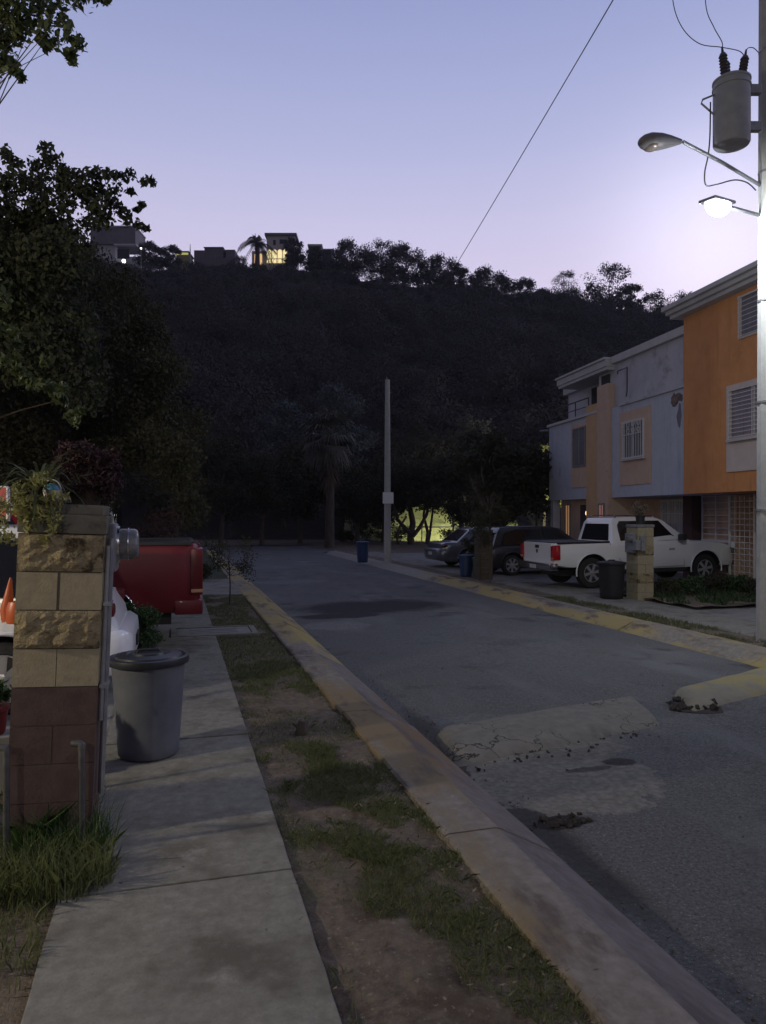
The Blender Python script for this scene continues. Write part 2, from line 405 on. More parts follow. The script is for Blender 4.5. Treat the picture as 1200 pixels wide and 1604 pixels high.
def grid_sheet(name, x0, x1, y0, y1, nx, ny, fz, m, local=True, hole=None):
    xs = np.linspace(x0, x1, nx); ys = np.linspace(y0, y1, ny)
    V = [(x, y, fz(x, y)) for y in ys for x in xs]
    Fc = [(j*nx+i, j*nx+i+1, (j+1)*nx+i+1, (j+1)*nx+i) for j in range(ny-1) for i in range(nx-1)]
    me = bpy.data.meshes.new(name); me.from_pydata(V, [], Fc); me.materials.append(m)
    me.polygons.foreach_set('use_smooth', [True]*len(Fc))
    o = bpy.data.objects.new(name, me); COL.objects.link(o)
    if local: o.rotation_euler = (0, 0, PHI)
    o['kind'] = 'structure'; return o
from mathutils import noise as MN
def fbm(x, y, s, k=0.0): return MN.fractal(Vector((x*s+k, y*s-k, k)), 1.0, 2.0, 4)
# road with a slight crown and unevenness
grid_sheet('road', 1.95, 7.4, -6, 38, 40, 260, lambda x, y: ZR + .006*fbm(x, y, .8) + .002*fbm(x, y, 4) + .015*(1-((x-4.7)/2.7)**2), asphalt)
sheet('cross_road', [(-26,37.9),(8.2,37.9),(8.2,46.5),(-26,46.5)], ZR+.012, asphalt)
sheet('park_ground', [(8.2,34.5),(45,34.5),(45,75),(-45,75),(-45,46.9),(8.2,46.9)], ZR+.03, dirt_m)
# grass verge between sidewalk and kerb
grid_sheet('verge', .50, 1.50, -2, 16.6, 50, 500, lambda x, y: -.035 + .022*fbm(x, y, 3) + .010*fbm(x, y, 11, 5), dirt_m)
grid_sheet('far_verge', .50, 1.50, 20.6, 37.5, 12, 60, lambda x, y: -.03 + .02*fbm(x, y, 3), lawn_m)
grid_sheet('side_yard', -14, -.42, -3, 5.3, 130, 90, lambda x, y: -.035 + .02*fbm(x, y, 2.5) + .008*fbm(x, y, 11, 5), dirt_m)
sheet('driveway', [(-14,5.3),(-.5,5.3),(-.5,36),(-14,36)], -.02, concrete_lot)
mbx = MB(); mbx.box(-.5, 1.5, 16.6, 20.6, -.2, -.006)
struct(mbx.build('driveway_apron', concrete_walk, rot=(0,0,PHI), bevel=.01))
# sidewalk slabs
mb = MB(); g = .007; u0 = 1.32-2.33*2
rj = random.Random(5)
for k in range(10):
    a, b = u0+2.33*k+g, u0+2.33*(k+1)-g
    if a > 16.4: break
    b = min(b, 16.55); dz = rj.uniform(-.004,.004); n_ = 14
    L = [(-.52+rj.uniform(-.004,.004), a+(b-a)*i/n_) for i in range(n_+1)]; Rr = [(.555+rj.uniform(-.003,.003), a+(b-a)*i/n_) for i in range(n_, -1, -1)]
    mb.prism(L+Rr, -.14, dz, 'z')
struct(mb.build('sidewalk', concrete_walk, rot=(0,0,PHI), bevel=.006))
sheet('sidewalk_bed', [(-.5,-4),(.54,-4),(.54,16.6),(-.5,16.6)], -.03, mat('joint_dirt', (.05,.042,.035), .95))
mb = MB()
for k in range(7):
    a = 20.6+2.5*k; mb.box(-.5, .555, a+g, a+2.5-g, -.14, .003*((k%3)-1))
struct(mb.build('far_sidewalk', concrete_walk, rot=(0,0,PHI), bevel=.008))

def kerb(name, prof_fn, u_a, u_b, seg, mats, gap=.008, split=None):
    mb = MB(); u = u_a; rg = random.Random(len(name))
    while u < u_b-.01:
        e = min(u+seg, u_b); n_ = 8; rows = []; off = rg.uniform(-.010,.010)
        for i in range(n_+1):
            t = u+gap + (e-u-2*gap)*i/n_
            rows.append([(x+off+.008*fbm(t, x, 2.0), t, z+.006*fbm(t, x, 3.0)) for x, z in prof_fn(t)])
        b = len(mb.v); k = len(rows[0])
        for r in rows: mb.v += r
        for i in range(n_):
            for j in range(k-1):
                mb.f.append((b+i*k+j, b+i*k+j+1, b+(i+1)*k+j+1, b+(i+1)*k+j)); mb.m.append(0 if split is None or j < split else 1)
        mb.f.append(tuple(b+j for j in range(k))); mb.m.append(0)
        mb.f.append(tuple(b+n_*k+j for j in range(k-1,-1,-1))); mb.m.append(0)
        u = e
    o = mb.build(name, mats, rot=(0,0,PHI), smooth=14); o['kind'] = 'structure'; return o
pl = lambda t: [(1.40,-.25),(1.41,-.008),(1.43,.004),(1.70,.004),(1.73,-.002),(1.76,-.016),(2.07,-.175),(2.10,-.22),(2.12,-.30)]
kerb('left_kerb_near', pl, -4, 9.2, 2.6, [kerb_near, kerb_out], split=4)
kerb('left_kerb_far', pl, 9.2, 37.5, 2.6, [kerb_far, kerb_far])
pr = lambda t: [(7.20,-.30),(7.22,-.225),(7.25,-.20),(7.50,-.085),(7.53,-.075),(7.77,-.070),(7.80,-.085),(7.81,-.30)]
kerb('right_kerb_near', pr, -4, 21, 3.0, [kerb_far])
kerb_dim = layered('kerb_old_concrete', ((.24,.225,.20), (.32,.30,.27), 6), [((.34,.28,.13), .9, .58, .70, 5, (1,.4,1))], bumps=((90,.4,.005),))
kerb('right_kerb_far', pr, 21, 36.5, 3.0, [kerb_dim])
# right verge, walk and lots
grid_sheet('right_verge', 7.79, 8.55, -4, 16, 14, 160, lambda x, y: ZL+.045+.02*fbm(x, y, 3), dirt_m)
mb = MB(); k = -4.0
while k < 34: mb.box(8.5, 9.75, k+g, k+2.5-g, -.4, ZL+.055+rj.uniform(-.003,.003)); k += 2.5
struct(mb.build('right_sidewalk', concrete_walk, rot=(0,0,PHI), bevel=.008))
sheet('right_lot', [(9.7,-6),(40,-6),(40,34.5),(9.7,34.5)], ZL+.03, concrete_lot)
grid_sheet('right_bed', 7.79, 8.55, 16, 36, 10, 100, lambda x, y: ZL+.05+.02*fbm(x, y, 3), dirt_m)
grid_sheet('planting_bed', 9.9, 16.5, 12.4, 15.5, 60, 30, lambda x, y: ZL+.09+.03*fbm(x, y, 2), dirt_m)
# oil-dark patch and pale worn patches in the road surface are thin repairs laid on it
def blob(name, c, ru, rv, z, m, seed, n=44, rough=.22):
    rg = random.Random(seed); ph = [rg.uniform(0,6.28) for _ in range(5)]
    pts = []
    for i in range(n):
        t = 2*math.pi*i/n; k = 1 + rough*sum(math.sin((j+2)*t+ph[j])/(j+1.5) for j in range(5))
        pts.append((c[0]+rv*k*math.cos(t), c[1]+ru*k*math.sin(t)))
    o = sheet(name, pts, z, m); return o
patch_dark = layered('asphalt_dark_patch', ((.030,.030,.034), (.05,.05,.055), 20), [], bumps=((140,.5,.006),))
# broken concrete speed bump, two pieces, and the cracked concrete beside it
def bump_piece(name, nl, nr, fl, fr, mat_, seed, h=.10):
    """near-left, near-right, far-left, far-right corners in world xy"""
    nx, ny = 36, 14; rg = random.Random(seed); V = []; Fc = []
    for j in range(ny+1):
        for i in range(nx+1):
            s_, t_ = i/nx, j/ny
            a = Vector(nl).lerp(Vector(nr), s_); b = Vector(fl).lerp(Vector(fr), s_); p = a.lerp(b, t_)
            wob = .035*MN.noise(Vector((s_*7+seed, t_*.1, 0)))
            p += (b-a).normalized()*wob*(1 if t_ < .5 else -.4)
            e = min(1, min(s_, 1-s_)*nx/1.6); prof = math.sin(math.pi*min(1, max(0, t_)))**.55
            if .35 < t_ < .9: prof = max(prof, .97)
            z = ZR - .02 + (.02+h)*prof*(e**.5) + .012*MN.noise(Vector((p.x*3, p.y*3, 1)))
            V.append((p.x, p.y, z))
    for j in range(ny):
        for i in range(nx): Fc.append((j*(nx+1)+i, j*(nx+1)+i+1, (j+1)*(nx+1)+i+1, (j+1)*(nx+1)+i))
    me = bpy.data.meshes.new(name); me.from_pydata(V, [], Fc); me.materials.append(mat_)
    me.polygons.foreach_set('use_smooth', [True]*len(Fc)); o = bpy.data.objects.new(name, me); COL.objects.link(o); return o
conc_bump = layered('bump_concrete', ((.155,.148,.125), (.225,.215,.18), 9), [((.20,.17,.09), 1.6, .54, .70, 4, None), ((.13,.125,.115), 2.6, .60, .72, 8, None)], bumps=((80,.5,.006),(9,.5,.03)))
# add crack lines to the concrete
def add_cracks(m, scale, width=.012, dark=(.035,.03,.028)):
    t = m.node_tree; b = t.nodes['Principled BSDF']; lk = b.inputs['Base Color'].links[0]; src = lk.from_socket
    tco = t.nodes.new('ShaderNodeTexCoord'); nz = t.nodes.new('ShaderNodeTexNoise'); nz.inputs['Scale'].default_value = scale*1.6; nz.inputs['Detail'].default_value = 5
    t.links.new(tco.outputs['Object'], nz.inputs['Vector'])
    ad = t.nodes.new('ShaderNodeVectorMath'); ad.operation = 'MULTIPLY_ADD'; ad.inputs[1].default_value = (.55,.55,.55)
    t.links.new(nz.outputs['Color'], ad.inputs[0]); t.links.new(tco.outputs['Object'], ad.inputs[2])
    vo = t.nodes.new('ShaderNodeTexVoronoi'); vo.feature = 'DISTANCE_TO_EDGE'; vo.inputs['Scale'].default_value = scale
    t.links.new(ad.outputs[0], vo.inputs['Vector'])
    mr_ = t.nodes.new('ShaderNodeMapRange'); mr_.inputs['From Min'].default_value = width*.3; mr_.inputs['From Max'].default_value = width
    mr_.inputs['To Min'].default_value = 1; mr_.inputs['To Max'].default_value = 0
    t.links.new(vo.outputs['Distance'], mr_.inputs['Value'])
    n2 = t.nodes.new('ShaderNodeTexNoise'); n2.inputs['Scale'].default_value = .9; t.links.new(tco.outputs['Object'], n2.inputs['Vector'])
    m2 = t.nodes.new('ShaderNodeMapRange'); m2.inputs['From Min'].default_value = .45; m2.inputs['From Max'].default_value = .55; t.links.new(n2.outputs['Fac'], m2.inputs['Value'])
    mm = t.nodes.new('ShaderNodeMath'); mm.operation = 'MULTIPLY'; t.links.new(mr_.outputs[0], mm.inputs[0]); t.links.new(m2.outputs[0], mm.inputs[1])
    mx = t.nodes.new('ShaderNodeMix'); mx.data_type = 'RGBA'; t.links.new(mm.outputs[0], mx.inputs[0]); t.links.new(src, mx.inputs[6]); mx.inputs[7].default_value = (*dark, 1)
    t.links.new(mx.outputs[2], b.inputs['Base Color'])
add_cracks(conc_bump, 2.3, .018)
b1 = bump_piece('speed_bump', (.56,5.72,0), (2.62,6.83,0), (.42,6.60,0), (2.66,7.86,0), conc_bump, 2)
tag(b1, 'cracked pale concrete speed bump touching the left kerb', 'speed bump')
conc_bump2 = layered('bump_concrete_painted', ((.21,.195,.145), (.27,.25,.19), 6), [((.32,.27,.12), 1.2, .46, .62, 4, None)], bumps=((80,.5,.006),(9,.3,.02)))
b2 = bump_piece('speed_bump', (3.02,7.22,0), (5.6,9.05,0), (3.10,8.02,0), (5.9,10.1,0), conc_bump2, 6)
tag(b2, 'intact yellowish concrete speed bump beside the right kerb', 'speed bump')
conc_slab = layered('slab_concrete', ((.19,.185,.175), (.28,.27,.255), 5), [((.12,.115,.11), 2.2, .50, .64, 7, None), ((.36,.35,.33), 5, .62, .72, 5, None)], bumps=((80,.5,.008),(6,.6,.03)))
add_cracks(conc_slab, 1.3, .02)

def poly_slab(name, pts, z0, z1, m, seed=1, sub=7, amp=.05):
    out = []
    for i in range(len(pts)):
        a, b = Vector((*pts[i], 0)), Vector((*pts[(i+1) % len(pts)], 0))
        for k in range(sub):
            p = a.lerp(b, k/sub); out.append((p.x+amp*MN.noise(Vector((p.x*4,p.y*4,seed))), p.y+amp*MN.noise(Vector((p.y*4,p.x*4,seed+3)))))
    mb = MB(); mb.prism(out, z0, z1, 'z'); o = mb.build(name, m); o['kind'] = 'structure'; return o
hole_m = layered('crumbled_asphalt', ((.045,.039,.034), (.085,.073,.064), 14), [((.11,.09,.07), 30, .6, .66, 3, None)], bumps=((40,1,.04),))
mb = MB(); rg = random.Random(14)
for k in range(34):
    q = st(2.36+rg.gauss(0,.11), 4.24+rg.gauss(0,.07), ZR+.012); s_ = rg.uniform(.006,.022)
    Mx = Matrix.Translation(q) @ Matrix.Rotation(rg.uniform(0,3), 4, Vector((rg.random(),rg.random(),rg.random()+.1)).normalized())
    mb.box(-s_, s_, -s_*.7, s_*.7, -s_*.4, s_*.4, 0, Mx)
for k in range(50):
    a_ = rg.random(); q = Vector((.75+1.7*a_+rg.gauss(0,.04), 5.74+.95*a_+rg.gauss(0,.12), ZR+.012)); s_ = rg.uniform(.004,.016)
    Mx = Matrix.Translation(q) @ Matrix.Rotation(rg.uniform(0,3), 4, Vector((rg.random(),rg.random(),rg.random()+.1)).normalized())
    mb.box(-s_, s_, -s_*.7, s_*.7, -s_*.4, s_*.4, 0, Mx)
o = mb.build('broken_chips', hole_m); o['kind'] = 'stuff'; o['label'] = 'broken chips of asphalt by the kerb and the bump'
# rubble in the gap between the pieces
mb = MB(); rg = random.Random(4)
for k in range(46):
    c = at(rg.uniform(1050,1118), 1, z=0); Y = rg.uniform(7.35,7.75); p = Vector(((1050+70*rg.random()-600)/F*Y, Y, ZR+.03)); s_ = rg.uniform(.012,.045)
    Mx = Matrix.Translation(p) @ Matrix.Rotation(rg.uniform(0,3), 4, Vector((rg.random(),rg.random(),rg.random())).normalized())
    mb.box(-s_, s_, -s_*.7, s_*.7, -s_*.5, s_*.5, 0, Mx)
o = mb.build('rubble', hole_m); o['kind'] = 'stuff'; o['label'] = 'crumbled asphalt rubble in the gap of the speed bump'
poly_slab('gap_pothole', [(2.86,7.40),(3.30,7.25),(3.42,7.5),(3.12,7.78),(2.92,7.7)], ZR-.05, ZR+.022, hole_m, 14, amp=.09)

# drain lid in the sidewalk
t = thing('drain_cover', 'pale rectangular drain lid in its frame beside the sidewalk', 'drain cover', st(.55, 11.35, 0), PHI)
mb = MB()
for a in ((-.62,.62,-.42,-.34),(-.62,.62,.34,.42),(-.62,-.54,-.34,.34),(.54,.62,-.34,.34)): mb.box(*a, -.08, .016)
mb.build('frame', concrete_walk, t, bevel=.004)
mb = MB(); mb.box(-.53,.53,-.33,.33,-.08,.008)
for i in range(3): mb.box(-.35,.35,-.2+.15*i,-.17+.15*i,.008,.016)
mb.build('lid', concrete_lot, t, bevel=.004)

# ------------------------------------------------------------------ grass, litter
def noise_ok(v, u, thr, s=1.1, k=3.0): return MN.noise(Vector((v*s*1.5+k, u*s, k)))+.35*MN.noise(Vector((v*6+k, u*6, 2))) > thr
def blades(name, pts, h, wd, lean=.6, seed=1, seg=False):
    rg = np.random.default_rng(seed); P = np.array(pts); n = len(P)
    a = rg.random(n)*2*np.pi; H = (h*(.45+.9*rg.random(n)))[:, None]
    side = np.stack([np.cos(a), np.sin(a), np.zeros(n)], 1)*wd
    b2_ = rg.random(n)*2*np.pi; ln = np.stack([np.cos(b2_), np.sin(b2_), np.zeros(n)], 1)*(lean*rg.random(n))[:, None]*H
    top = P + ln + np.array([0,0,1])*H*.9
    mid = P + ln*.35 + np.array([0,0,1])*H*.55
    V = np.stack([P-side, P+side, mid+side*.7, top, mid-side*.7], 1).reshape(-1, 3)
    return quads(name, V, n, 5)
rg = random.Random(21); pts = []
def strip(v0, v1, u0_, u1_, n, thr, z, k=3.0, dens=None):
    for _ in range(n):
        v, u = rg.uniform(v0, v1), rg.uniform(u0_, u1_)
        if noise_ok(v, u, thr, k=k) : pts.append(tuple(st(v, u, z)))
def blob_g(v, u, rv, ru, n, z=-.03):
    for _ in range(n):
        a, r = rg.uniform(0, 6.28), math.sqrt(rg.random()); vv, uu = v+rv*r*math.cos(a)*1.1, u+ru*r*math.sin(a)
        if noise_ok(vv, uu, -.28 if r < .7 else .02, 2.2, 9): pts.append(tuple(st(vv, uu, z)))
# patches: read off the photograph (v, u)
blob_g(1.08, 4.55, .38, .95, 15000); blob_g(.85, 5.35, .34, .42, 4200); blob_g(1.12, 3.45, .30, .55, 5200)
blob_g(1.25, 2.65, .18, .45, 2600); blob_g(1.05, 8.1, .5, .9, 9000); blob_g(.7, 4.4, .16, .5, 1200)
strip(.56, 1.42, 8.0, 16.5, 26000, -.25, -.03)
strip(.56, 1.42, 2.0, 8.0, 9000, .05, -.03, 5.0)
strip(.56, .66, 2.0, 9.0, 900, .1, -.02, 6.0)
strip(1.34, 1.44, 2.0, 9.0, 1500, -.1, -.02, 6.0)
o = mesh_obj('verge_grass', blades('verge_grass', pts, .034, .0018, 1.6, 3), M['grass']); o['kind'] = 'stuff'; o['label'] = 'patchy short green grass on the verge beside the kerb'
pts = []
strip(7.82, 8.5, 4, 15, 9000, -.15, ZL+.05, 2.0)
o = mesh_obj('right_verge_grass', blades('right_verge_grass', pts, .06, .004, 1.0, 5), M['grass']); o['kind'] = 'stuff'; o['label'] = 'strip of grass behind the yellow right kerb'
pts = []
for _ in range(15000):
    v, u = rg.uniform(-2.6, -.44), rg.uniform(1.6, 5.2)
    edge = -.50 + .10*MN.noise(Vector((u*2.2, 0, 4))) + (.10 if 3.6 < u < 5.2 else 0)
    if v < edge and noise_ok(v, u, -.12 if u > 3.0 else .16, 1.6, 4): pts.append(tuple(st(v, u, -.03)))
o = mesh_obj('yard_grass', blades('yard_grass', pts, .085, .0028, 1.1, 6), M['grass']); o['kind'] = 'stuff'; o['label'] = 'unmown grass at the foot of the block pillar'
def tuft(name, label, c, n, h, r, seed):
    rg2 = random.Random(seed); pp = []
    for _ in range(n):
        a, q = rg2.uniform(0, 6.28), r*math.sqrt(rg2.random()); pp.append((c[0]+q*math.cos(a), c[1]+q*math.sin(a), c[2]))
    o = mesh_obj(name, blades(name, pp, h, .0032, 1.0, seed), M['leaf_bush'] if seed % 2 else M['grass']); return tag(o, label, 'grass tuft')
tuft('grass_tuft', 'long lit grass tuft at the lower left sidewalk edge', at(112, 3.55, z=-.03), 700, .19, .21, 8)
tuft('grass_tuft', 'dark grass tuft against the foot of the block pillar', at(95, 3.86, z=-.03), 620, .24, .26, 9)
tuft('grass_tuft', 'grass tuft at the frame edge below the white pipes', at(22, 3.5, z=-.03), 380, .18, .19, 12)
# dry leaves
rg = random.Random(31); P = []
for _ in range(750):
    v, u = rg.choice([(rg.uniform(.56,1.5), rg.uniform(1.9,9)), (rg.uniform(-2.2,-.45), rg.uniform(1.5,5)), (rg.uniform(1.3,1.45), rg.uniform(2,9))]); P.append(st(v, u, -.012))
for _ in range(70): P.append(st(rg.uniform(-.5,2.4), rg.uniform(2,10), .006 if rg.random() < .6 else .006))
V = []
for p in P:
    a = rg.uniform(0, 6.28); s_ = rg.uniform(.005,.017); d = Vector((math.cos(a), math.sin(a), rg.uniform(-.2,.35))); e = Vector((-math.sin(a), math.cos(a), rg.uniform(-.3,.3)))
    if .56 > p.dot(NV) or p.dot(NV) < 1.75:
        V += [p-d*s_, p+e*s_*.45, p+d*s_+Vector((0,0,.004)), p-e*s_*.45]
o = mesh_obj('leaf_litter', quads('leaf_litter', np.array([tuple(x) for x in V]), len(V)//4), M['leaf_dry']); o['kind'] = 'stuff'; o['label'] = 'scattered dry leaves on the verge and sidewalk'
# pebbles on dirt and road edge
mb = MB()
for _ in range(300):
    v = rg.choice([rg.uniform(.56,1.4), rg.uniform(2.08,2.35), rg.uniform(2.1,6)]); u = rg.uniform(2.2,9); s_ = rg.uniform(.002,.008)
    z = -.02 if v < 1.5 else ZR+.02
    Mx = Matrix.Translation(st(v, u, z)) @ Matrix.Rotation(rg.uniform(0,3), 4, Vector((rg.random(),rg.random(),rg.random()+.1)).normalized())
    mb.box(-s_, s_, -s_*.7, s_*.7, -s_*.6, s_*.6, 0, Mx)
o = mb.build('pebbles', dirt_m); o['kind'] = 'stuff'; o['label'] = 'small loose stones on the verge and road'
mb = MB(); c = at(472, 6.0, z=-.03)
mb.tube([c, c+Vector((.005,0,.05)), c+Vector((.012,.01,.10))], [.055,.042,.036], 9)
mb.tube([c+Vector((-.02,0,.05)), c+Vector((-.07,.01,.085))], [.016,.010], 6)
tag(mb.build('tree_stump', M['bark'], smooth=60), 'small dark cut tree stump in the bare verge', 'tree stump')

# ------------------------------------------------------------------ block pillar on the left with its things
PLX = at(160, 4.0, z=0)
block_a = layered('split_block', ((.25,.20,.115), (.42,.35,.215), 12), [((.09,.065,.04), 5.5, .54, .64, 6, None)], bumps=((30,1,.03),(9,.9,.05)), rough=.95)
block_s = layered('smooth_block', ((.29,.25,.165), (.38,.335,.225), 16), [((.18,.14,.085), 9, .64, .72, 4, None)], bumps=((70,.6,.006),), rough=.95)
block_r = layered('painted_block', ((.085,.056,.048), (.125,.085,.075), 9), [((.08,.055,.05), 3, .5, .65, 5, None)], bumps=((60,.5,.006),), rough=.9)
mortar = layered('mortar', ((.13,.11,.085), (.19,.165,.13), 12), [], bumps=((60,.6,.01),))
def block_pillar(label, loc, rz, W, D, rows, H, split_rows, red_rows, seed, tilt=0.0, jointw=.006, dim=None):
    t = thing('block_pillar', label, 'pillar', loc, rz); t.rotation_euler = (0, tilt, rz)
    mb = MB(); mb.box(-W+.008, -.008, .008, D-.008, -.1, rows*H-.004); mb.build('core', mortar, t)
    names = {0: MB(), 1: MB(), 2: MB()}; rg2 = random.Random(seed)
    for r in range(rows):
        k = 2 if r in red_rows else (0 if r in split_rows else 1)
        z0, z1 = r*H+jointw/2, (r+1)*H-jointw/2
        xs = [(-W, 0)] if k == 0 else [(-W, -W/2-jointw/2+rg2.uniform(-.01,.01)), (-W/2+jointw/2, 0)]
        if k == 2 and r % 2: xs = [(-W, 0)]
        for (x0, x1) in xs:
            n = 14 if k == 0 else 5; m_ = 8 if k == 0 else 4
            # front, with rough relief on the split ones; sides and back plain
            dep = (lambda x, z: -.022*abs(MN.fractal(Vector((x*9, z*9, r*3+seed)), .8, 2, 4)) - .010) if k == 0 else (lambda x, z: -.002*MN.noise(Vector((x*8, z*8, r))))
            b = len(names[k].v); edge = lambda s_: min(1, 6*min(s_, 1-s_)+.25)
            for j in range(m_+1):
                for i in range(n+1):
                    x, z = x0+(x1-x0)*i/n, z0+(z1-z0)*j/m_
                    names[k].v.append((x, dep(x, z)*min(edge(i/n), edge(j/m_)), z))
            for j in range(m_):
                for i in range(n):
                    names[k].f.append((b+j*(n+1)+i, b+j*(n+1)+i+1, b+(j+1)*(n+1)+i+1, b+(j+1)*(n+1)+i)); names[k].m.append(0)
            names[k].box(x0, x1, .001, D+(.004 if k else .012), z0, z1)
    for k, (nm, m_) in enumerate((('rough_blocks', block_a), ('smooth_blocks', block_s), ('painted_blocks', block_r))):
        if names[k].f: names[k].build(nm, dim or m_, t, fix=False)
    return t
pil = block_pillar('cream and brown block pillar beside the grey bin', (PLX.x-.060, PLX.y, 0), PHI, .425, .38, 8, .205, {7,5}, {0,1,2,3}, 3, tilt=R(2.3))
mb = MB(); mb.box(-.43, .012, -.012, .40, 1.642, 1.745); mb.box(-.41, -.01, .008, .38, 1.745, 1.80)
mb.build('cap', layered('cap_concrete', ((.12,.115,.09), (.19,.18,.145), 6), [((.05,.05,.035), 4, .5, .64, 6, None)], bumps=((60,.6,.01),)), pil, bevel=.006)
mb = MB(); mb.tube([(.018,.06,.62),(.018,.06,1.58)], .013, 8); mb.tube([(.03,.13,.2),(.03,.13,1.62)], .017, 8)
for z in (.8,1.25): mb.box(.004,.05,.04,.17,z,z+.02)
mb.build('conduit', M['steel'], pil, smooth=40)
# electric meter on the pillar's side
t = thing('electric_meter', 'round glass electric meter on the left block pillar', 'electric meter', tuple(PLX+NV*.0+Vector((.0,0,1.58))), PHI)
mb = MB(); mb.box(-.02,.05,.16,.36,-.13,.10); mb.build('meter_box', M['steel'], t, bevel=.012)
Mx = Matrix.Translation((.05,.26,0)) @ Matrix.Rotation(R(90), 4, 'Y')
mb = MB(); mb.lathe([(.088,0),(.088,.014),(.078,.018)], 24, M=Mx); mb.build('ring', M['chrome'], t, smooth=40)
mb = MB(); mb.lathe([(.074,.016),(.073,.085),(.066,.098),(.052,.104),(.0,.106)], 24, M=Mx)
gm = mat('meter_glass', (.22,.22,.23), .12, spec=.7, col2=(.08,.08,.09), scale=18); mb.build('glass_cover', gm, t, smooth=50)
mb = MB(); mb.lathe([(.0785,.052),(.0785,.058),(.0735,.060)], 24, M=Mx); mb.build('rim', M['chrome'], t, smooth=40); t.scale = (1.15,1.1,1.2)

# grey bin on the sidewalk
def round_bin(label, loc, r0, r1, H, body, lidm, rz=0, handles=False, ribs=True, group=None, name='trash_bin'):
    t = thing(name, label, 'trash bin', loc, rz, group)
    mb = MB(); prof = [(r0*.94,0),(r0,.015)]
    for k in range(1, 9): prof.append((r0+(r1-r0)*k/8*.96, .015+(H-.10)*k/8))
    prof += [(r1*1.0,H-.075),(r1*1.0,H-.02),(r1*.97,H-.015)]
    mb.lathe(prof, 40); o = mb.build('body', body, t, smooth=45)
    mb = MB(); mb.lathe([(r1*1.03,H-.045),(r1*1.10,H-.042),(r1*1.12,H-.020),(r1*1.10,H+.006),(r1*1.02,H+.012),(r1*.93,H+.004),(r1*.90,H+.018),(r1*.62,H+.030),(r1*.58,H+.020),(r1*.45,H+.020),(r1*.42,H+.034),(r1*.1,H+.036)], 40)
    l = mb.build('lid', lidm, t, smooth=35)
    mb = MB(); mb.tube([(-r1*.32,0,H+.028),(-r1*.26,0,H+.050),(r1*.26,0,H+.050),(r1*.32,0,H+.028)], .011, 8); mb.build('handle', lidm, l, smooth=40)
    if handles:
        for s_ in (-1, 1):
            mb = MB(); mb.tube([(s_*r1*.98,-.07,H-.10),(s_*(r1*1.0+.035),-.05,H-.105),(s_*(r1*1.0+.035),.05,H-.105),(s_*r1*.98,.07,H-.10)], .010, 8); mb.build('side_grip', body, t, smooth=40)
    return t
grey_plastic = mat('grey_plastic', (.10,.11,.135), .55, col2=(.135,.145,.172), scale=4, bump=.08, bscale=30)
dark_lid = mat('dark_lid', (.022,.024,.030), .42, bump=.08, bscale=30)
bl = at(233, 5.42, z=.004); round_bin('grey plastic bin with dark lid standing on the sidewalk', bl, .215, .258, .705, grey_plastic, dark_lid, PHI)

# orange watering can on the pillar's left side
oran = mat('orange_plastic', (.46,.09,.02), .4)
t = thing('watering_can', 'orange plastic watering can hung beside the block pillar', 'watering can', at(36, 4.12, z=0))
z0 = 1.75-170/F*4.1
mb = MB(); mb.lathe([(.070,0),(.074,.02),(.072,.08),(.060,.118),(.03,.122)], 20, c=(-.015,.0,z0)); mb.build('body', oran, t, smooth=50)
mb = MB(); mb.tube([(-.075,0,z0+.01),(-.09,0,z0+.07),(-.078,0,z0+.16),(-.068,0,z0+.25)], [.040,.036,.022,.006], 12); mb.build('spout', oran, t, smooth=60)
mb = MB(); mb.tube([(.0,0,z0+.11),(.03,0,z0+.16),(.075,0,z0+.13),(.06,0,z0+.06)], .008, 8); mb.build('handle', oran, t, smooth=60)

wl = Vector((-2.25,3.95,-.05))  # low wall out of view, added to shade the pillar foot
mb = MB(); mb.box(-3.2,0,-.07,.07,0,1.05); mb.box(-3.23,.03,-.10,.10,1.05,1.11)
tag(mb.build('shade_wall', block_s, loc=wl, rot=(0,0,PHI), bevel=.006), 'unseen low wall added left of the block pillar to shade its foot', 'wall')
# white pvc pipes at the foot of the pillar
pvc = mat('pvc_shaded', (.10,.10,.098), .5, col2=(.05,.05,.05), scale=12)  # pipe white darkened to stand in for shade at the pillar foot
def pipe(label, pxs, Y, ztop, px_end):
    t = thing('water_pipe', label, 'pipe', at(pxs, Y, z=-.03)); z = ztop+.03
    mb = MB(); mb.tube([(0,0,-.1),(0,0,z)], .016, 12); mb.build('riser', pvc, t, smooth=50)
    dx = (px_end-pxs)/F*Y
    mb = MB(); mb.tube([(0,0,z-.02),(0,0,z+.005),(dx*.2,0,z+.012),(dx,0,z+.012)], [.019,.02,.018,.016], 12); mb.build('elbow', pvc, t, smooth=50)
    return t
pipe('white pipe elbow at the left edge of the frame', 10, 3.72, .57, -60)
pipe('short capped pipe standing before the block pillar', 128, 3.84, .55, 112)

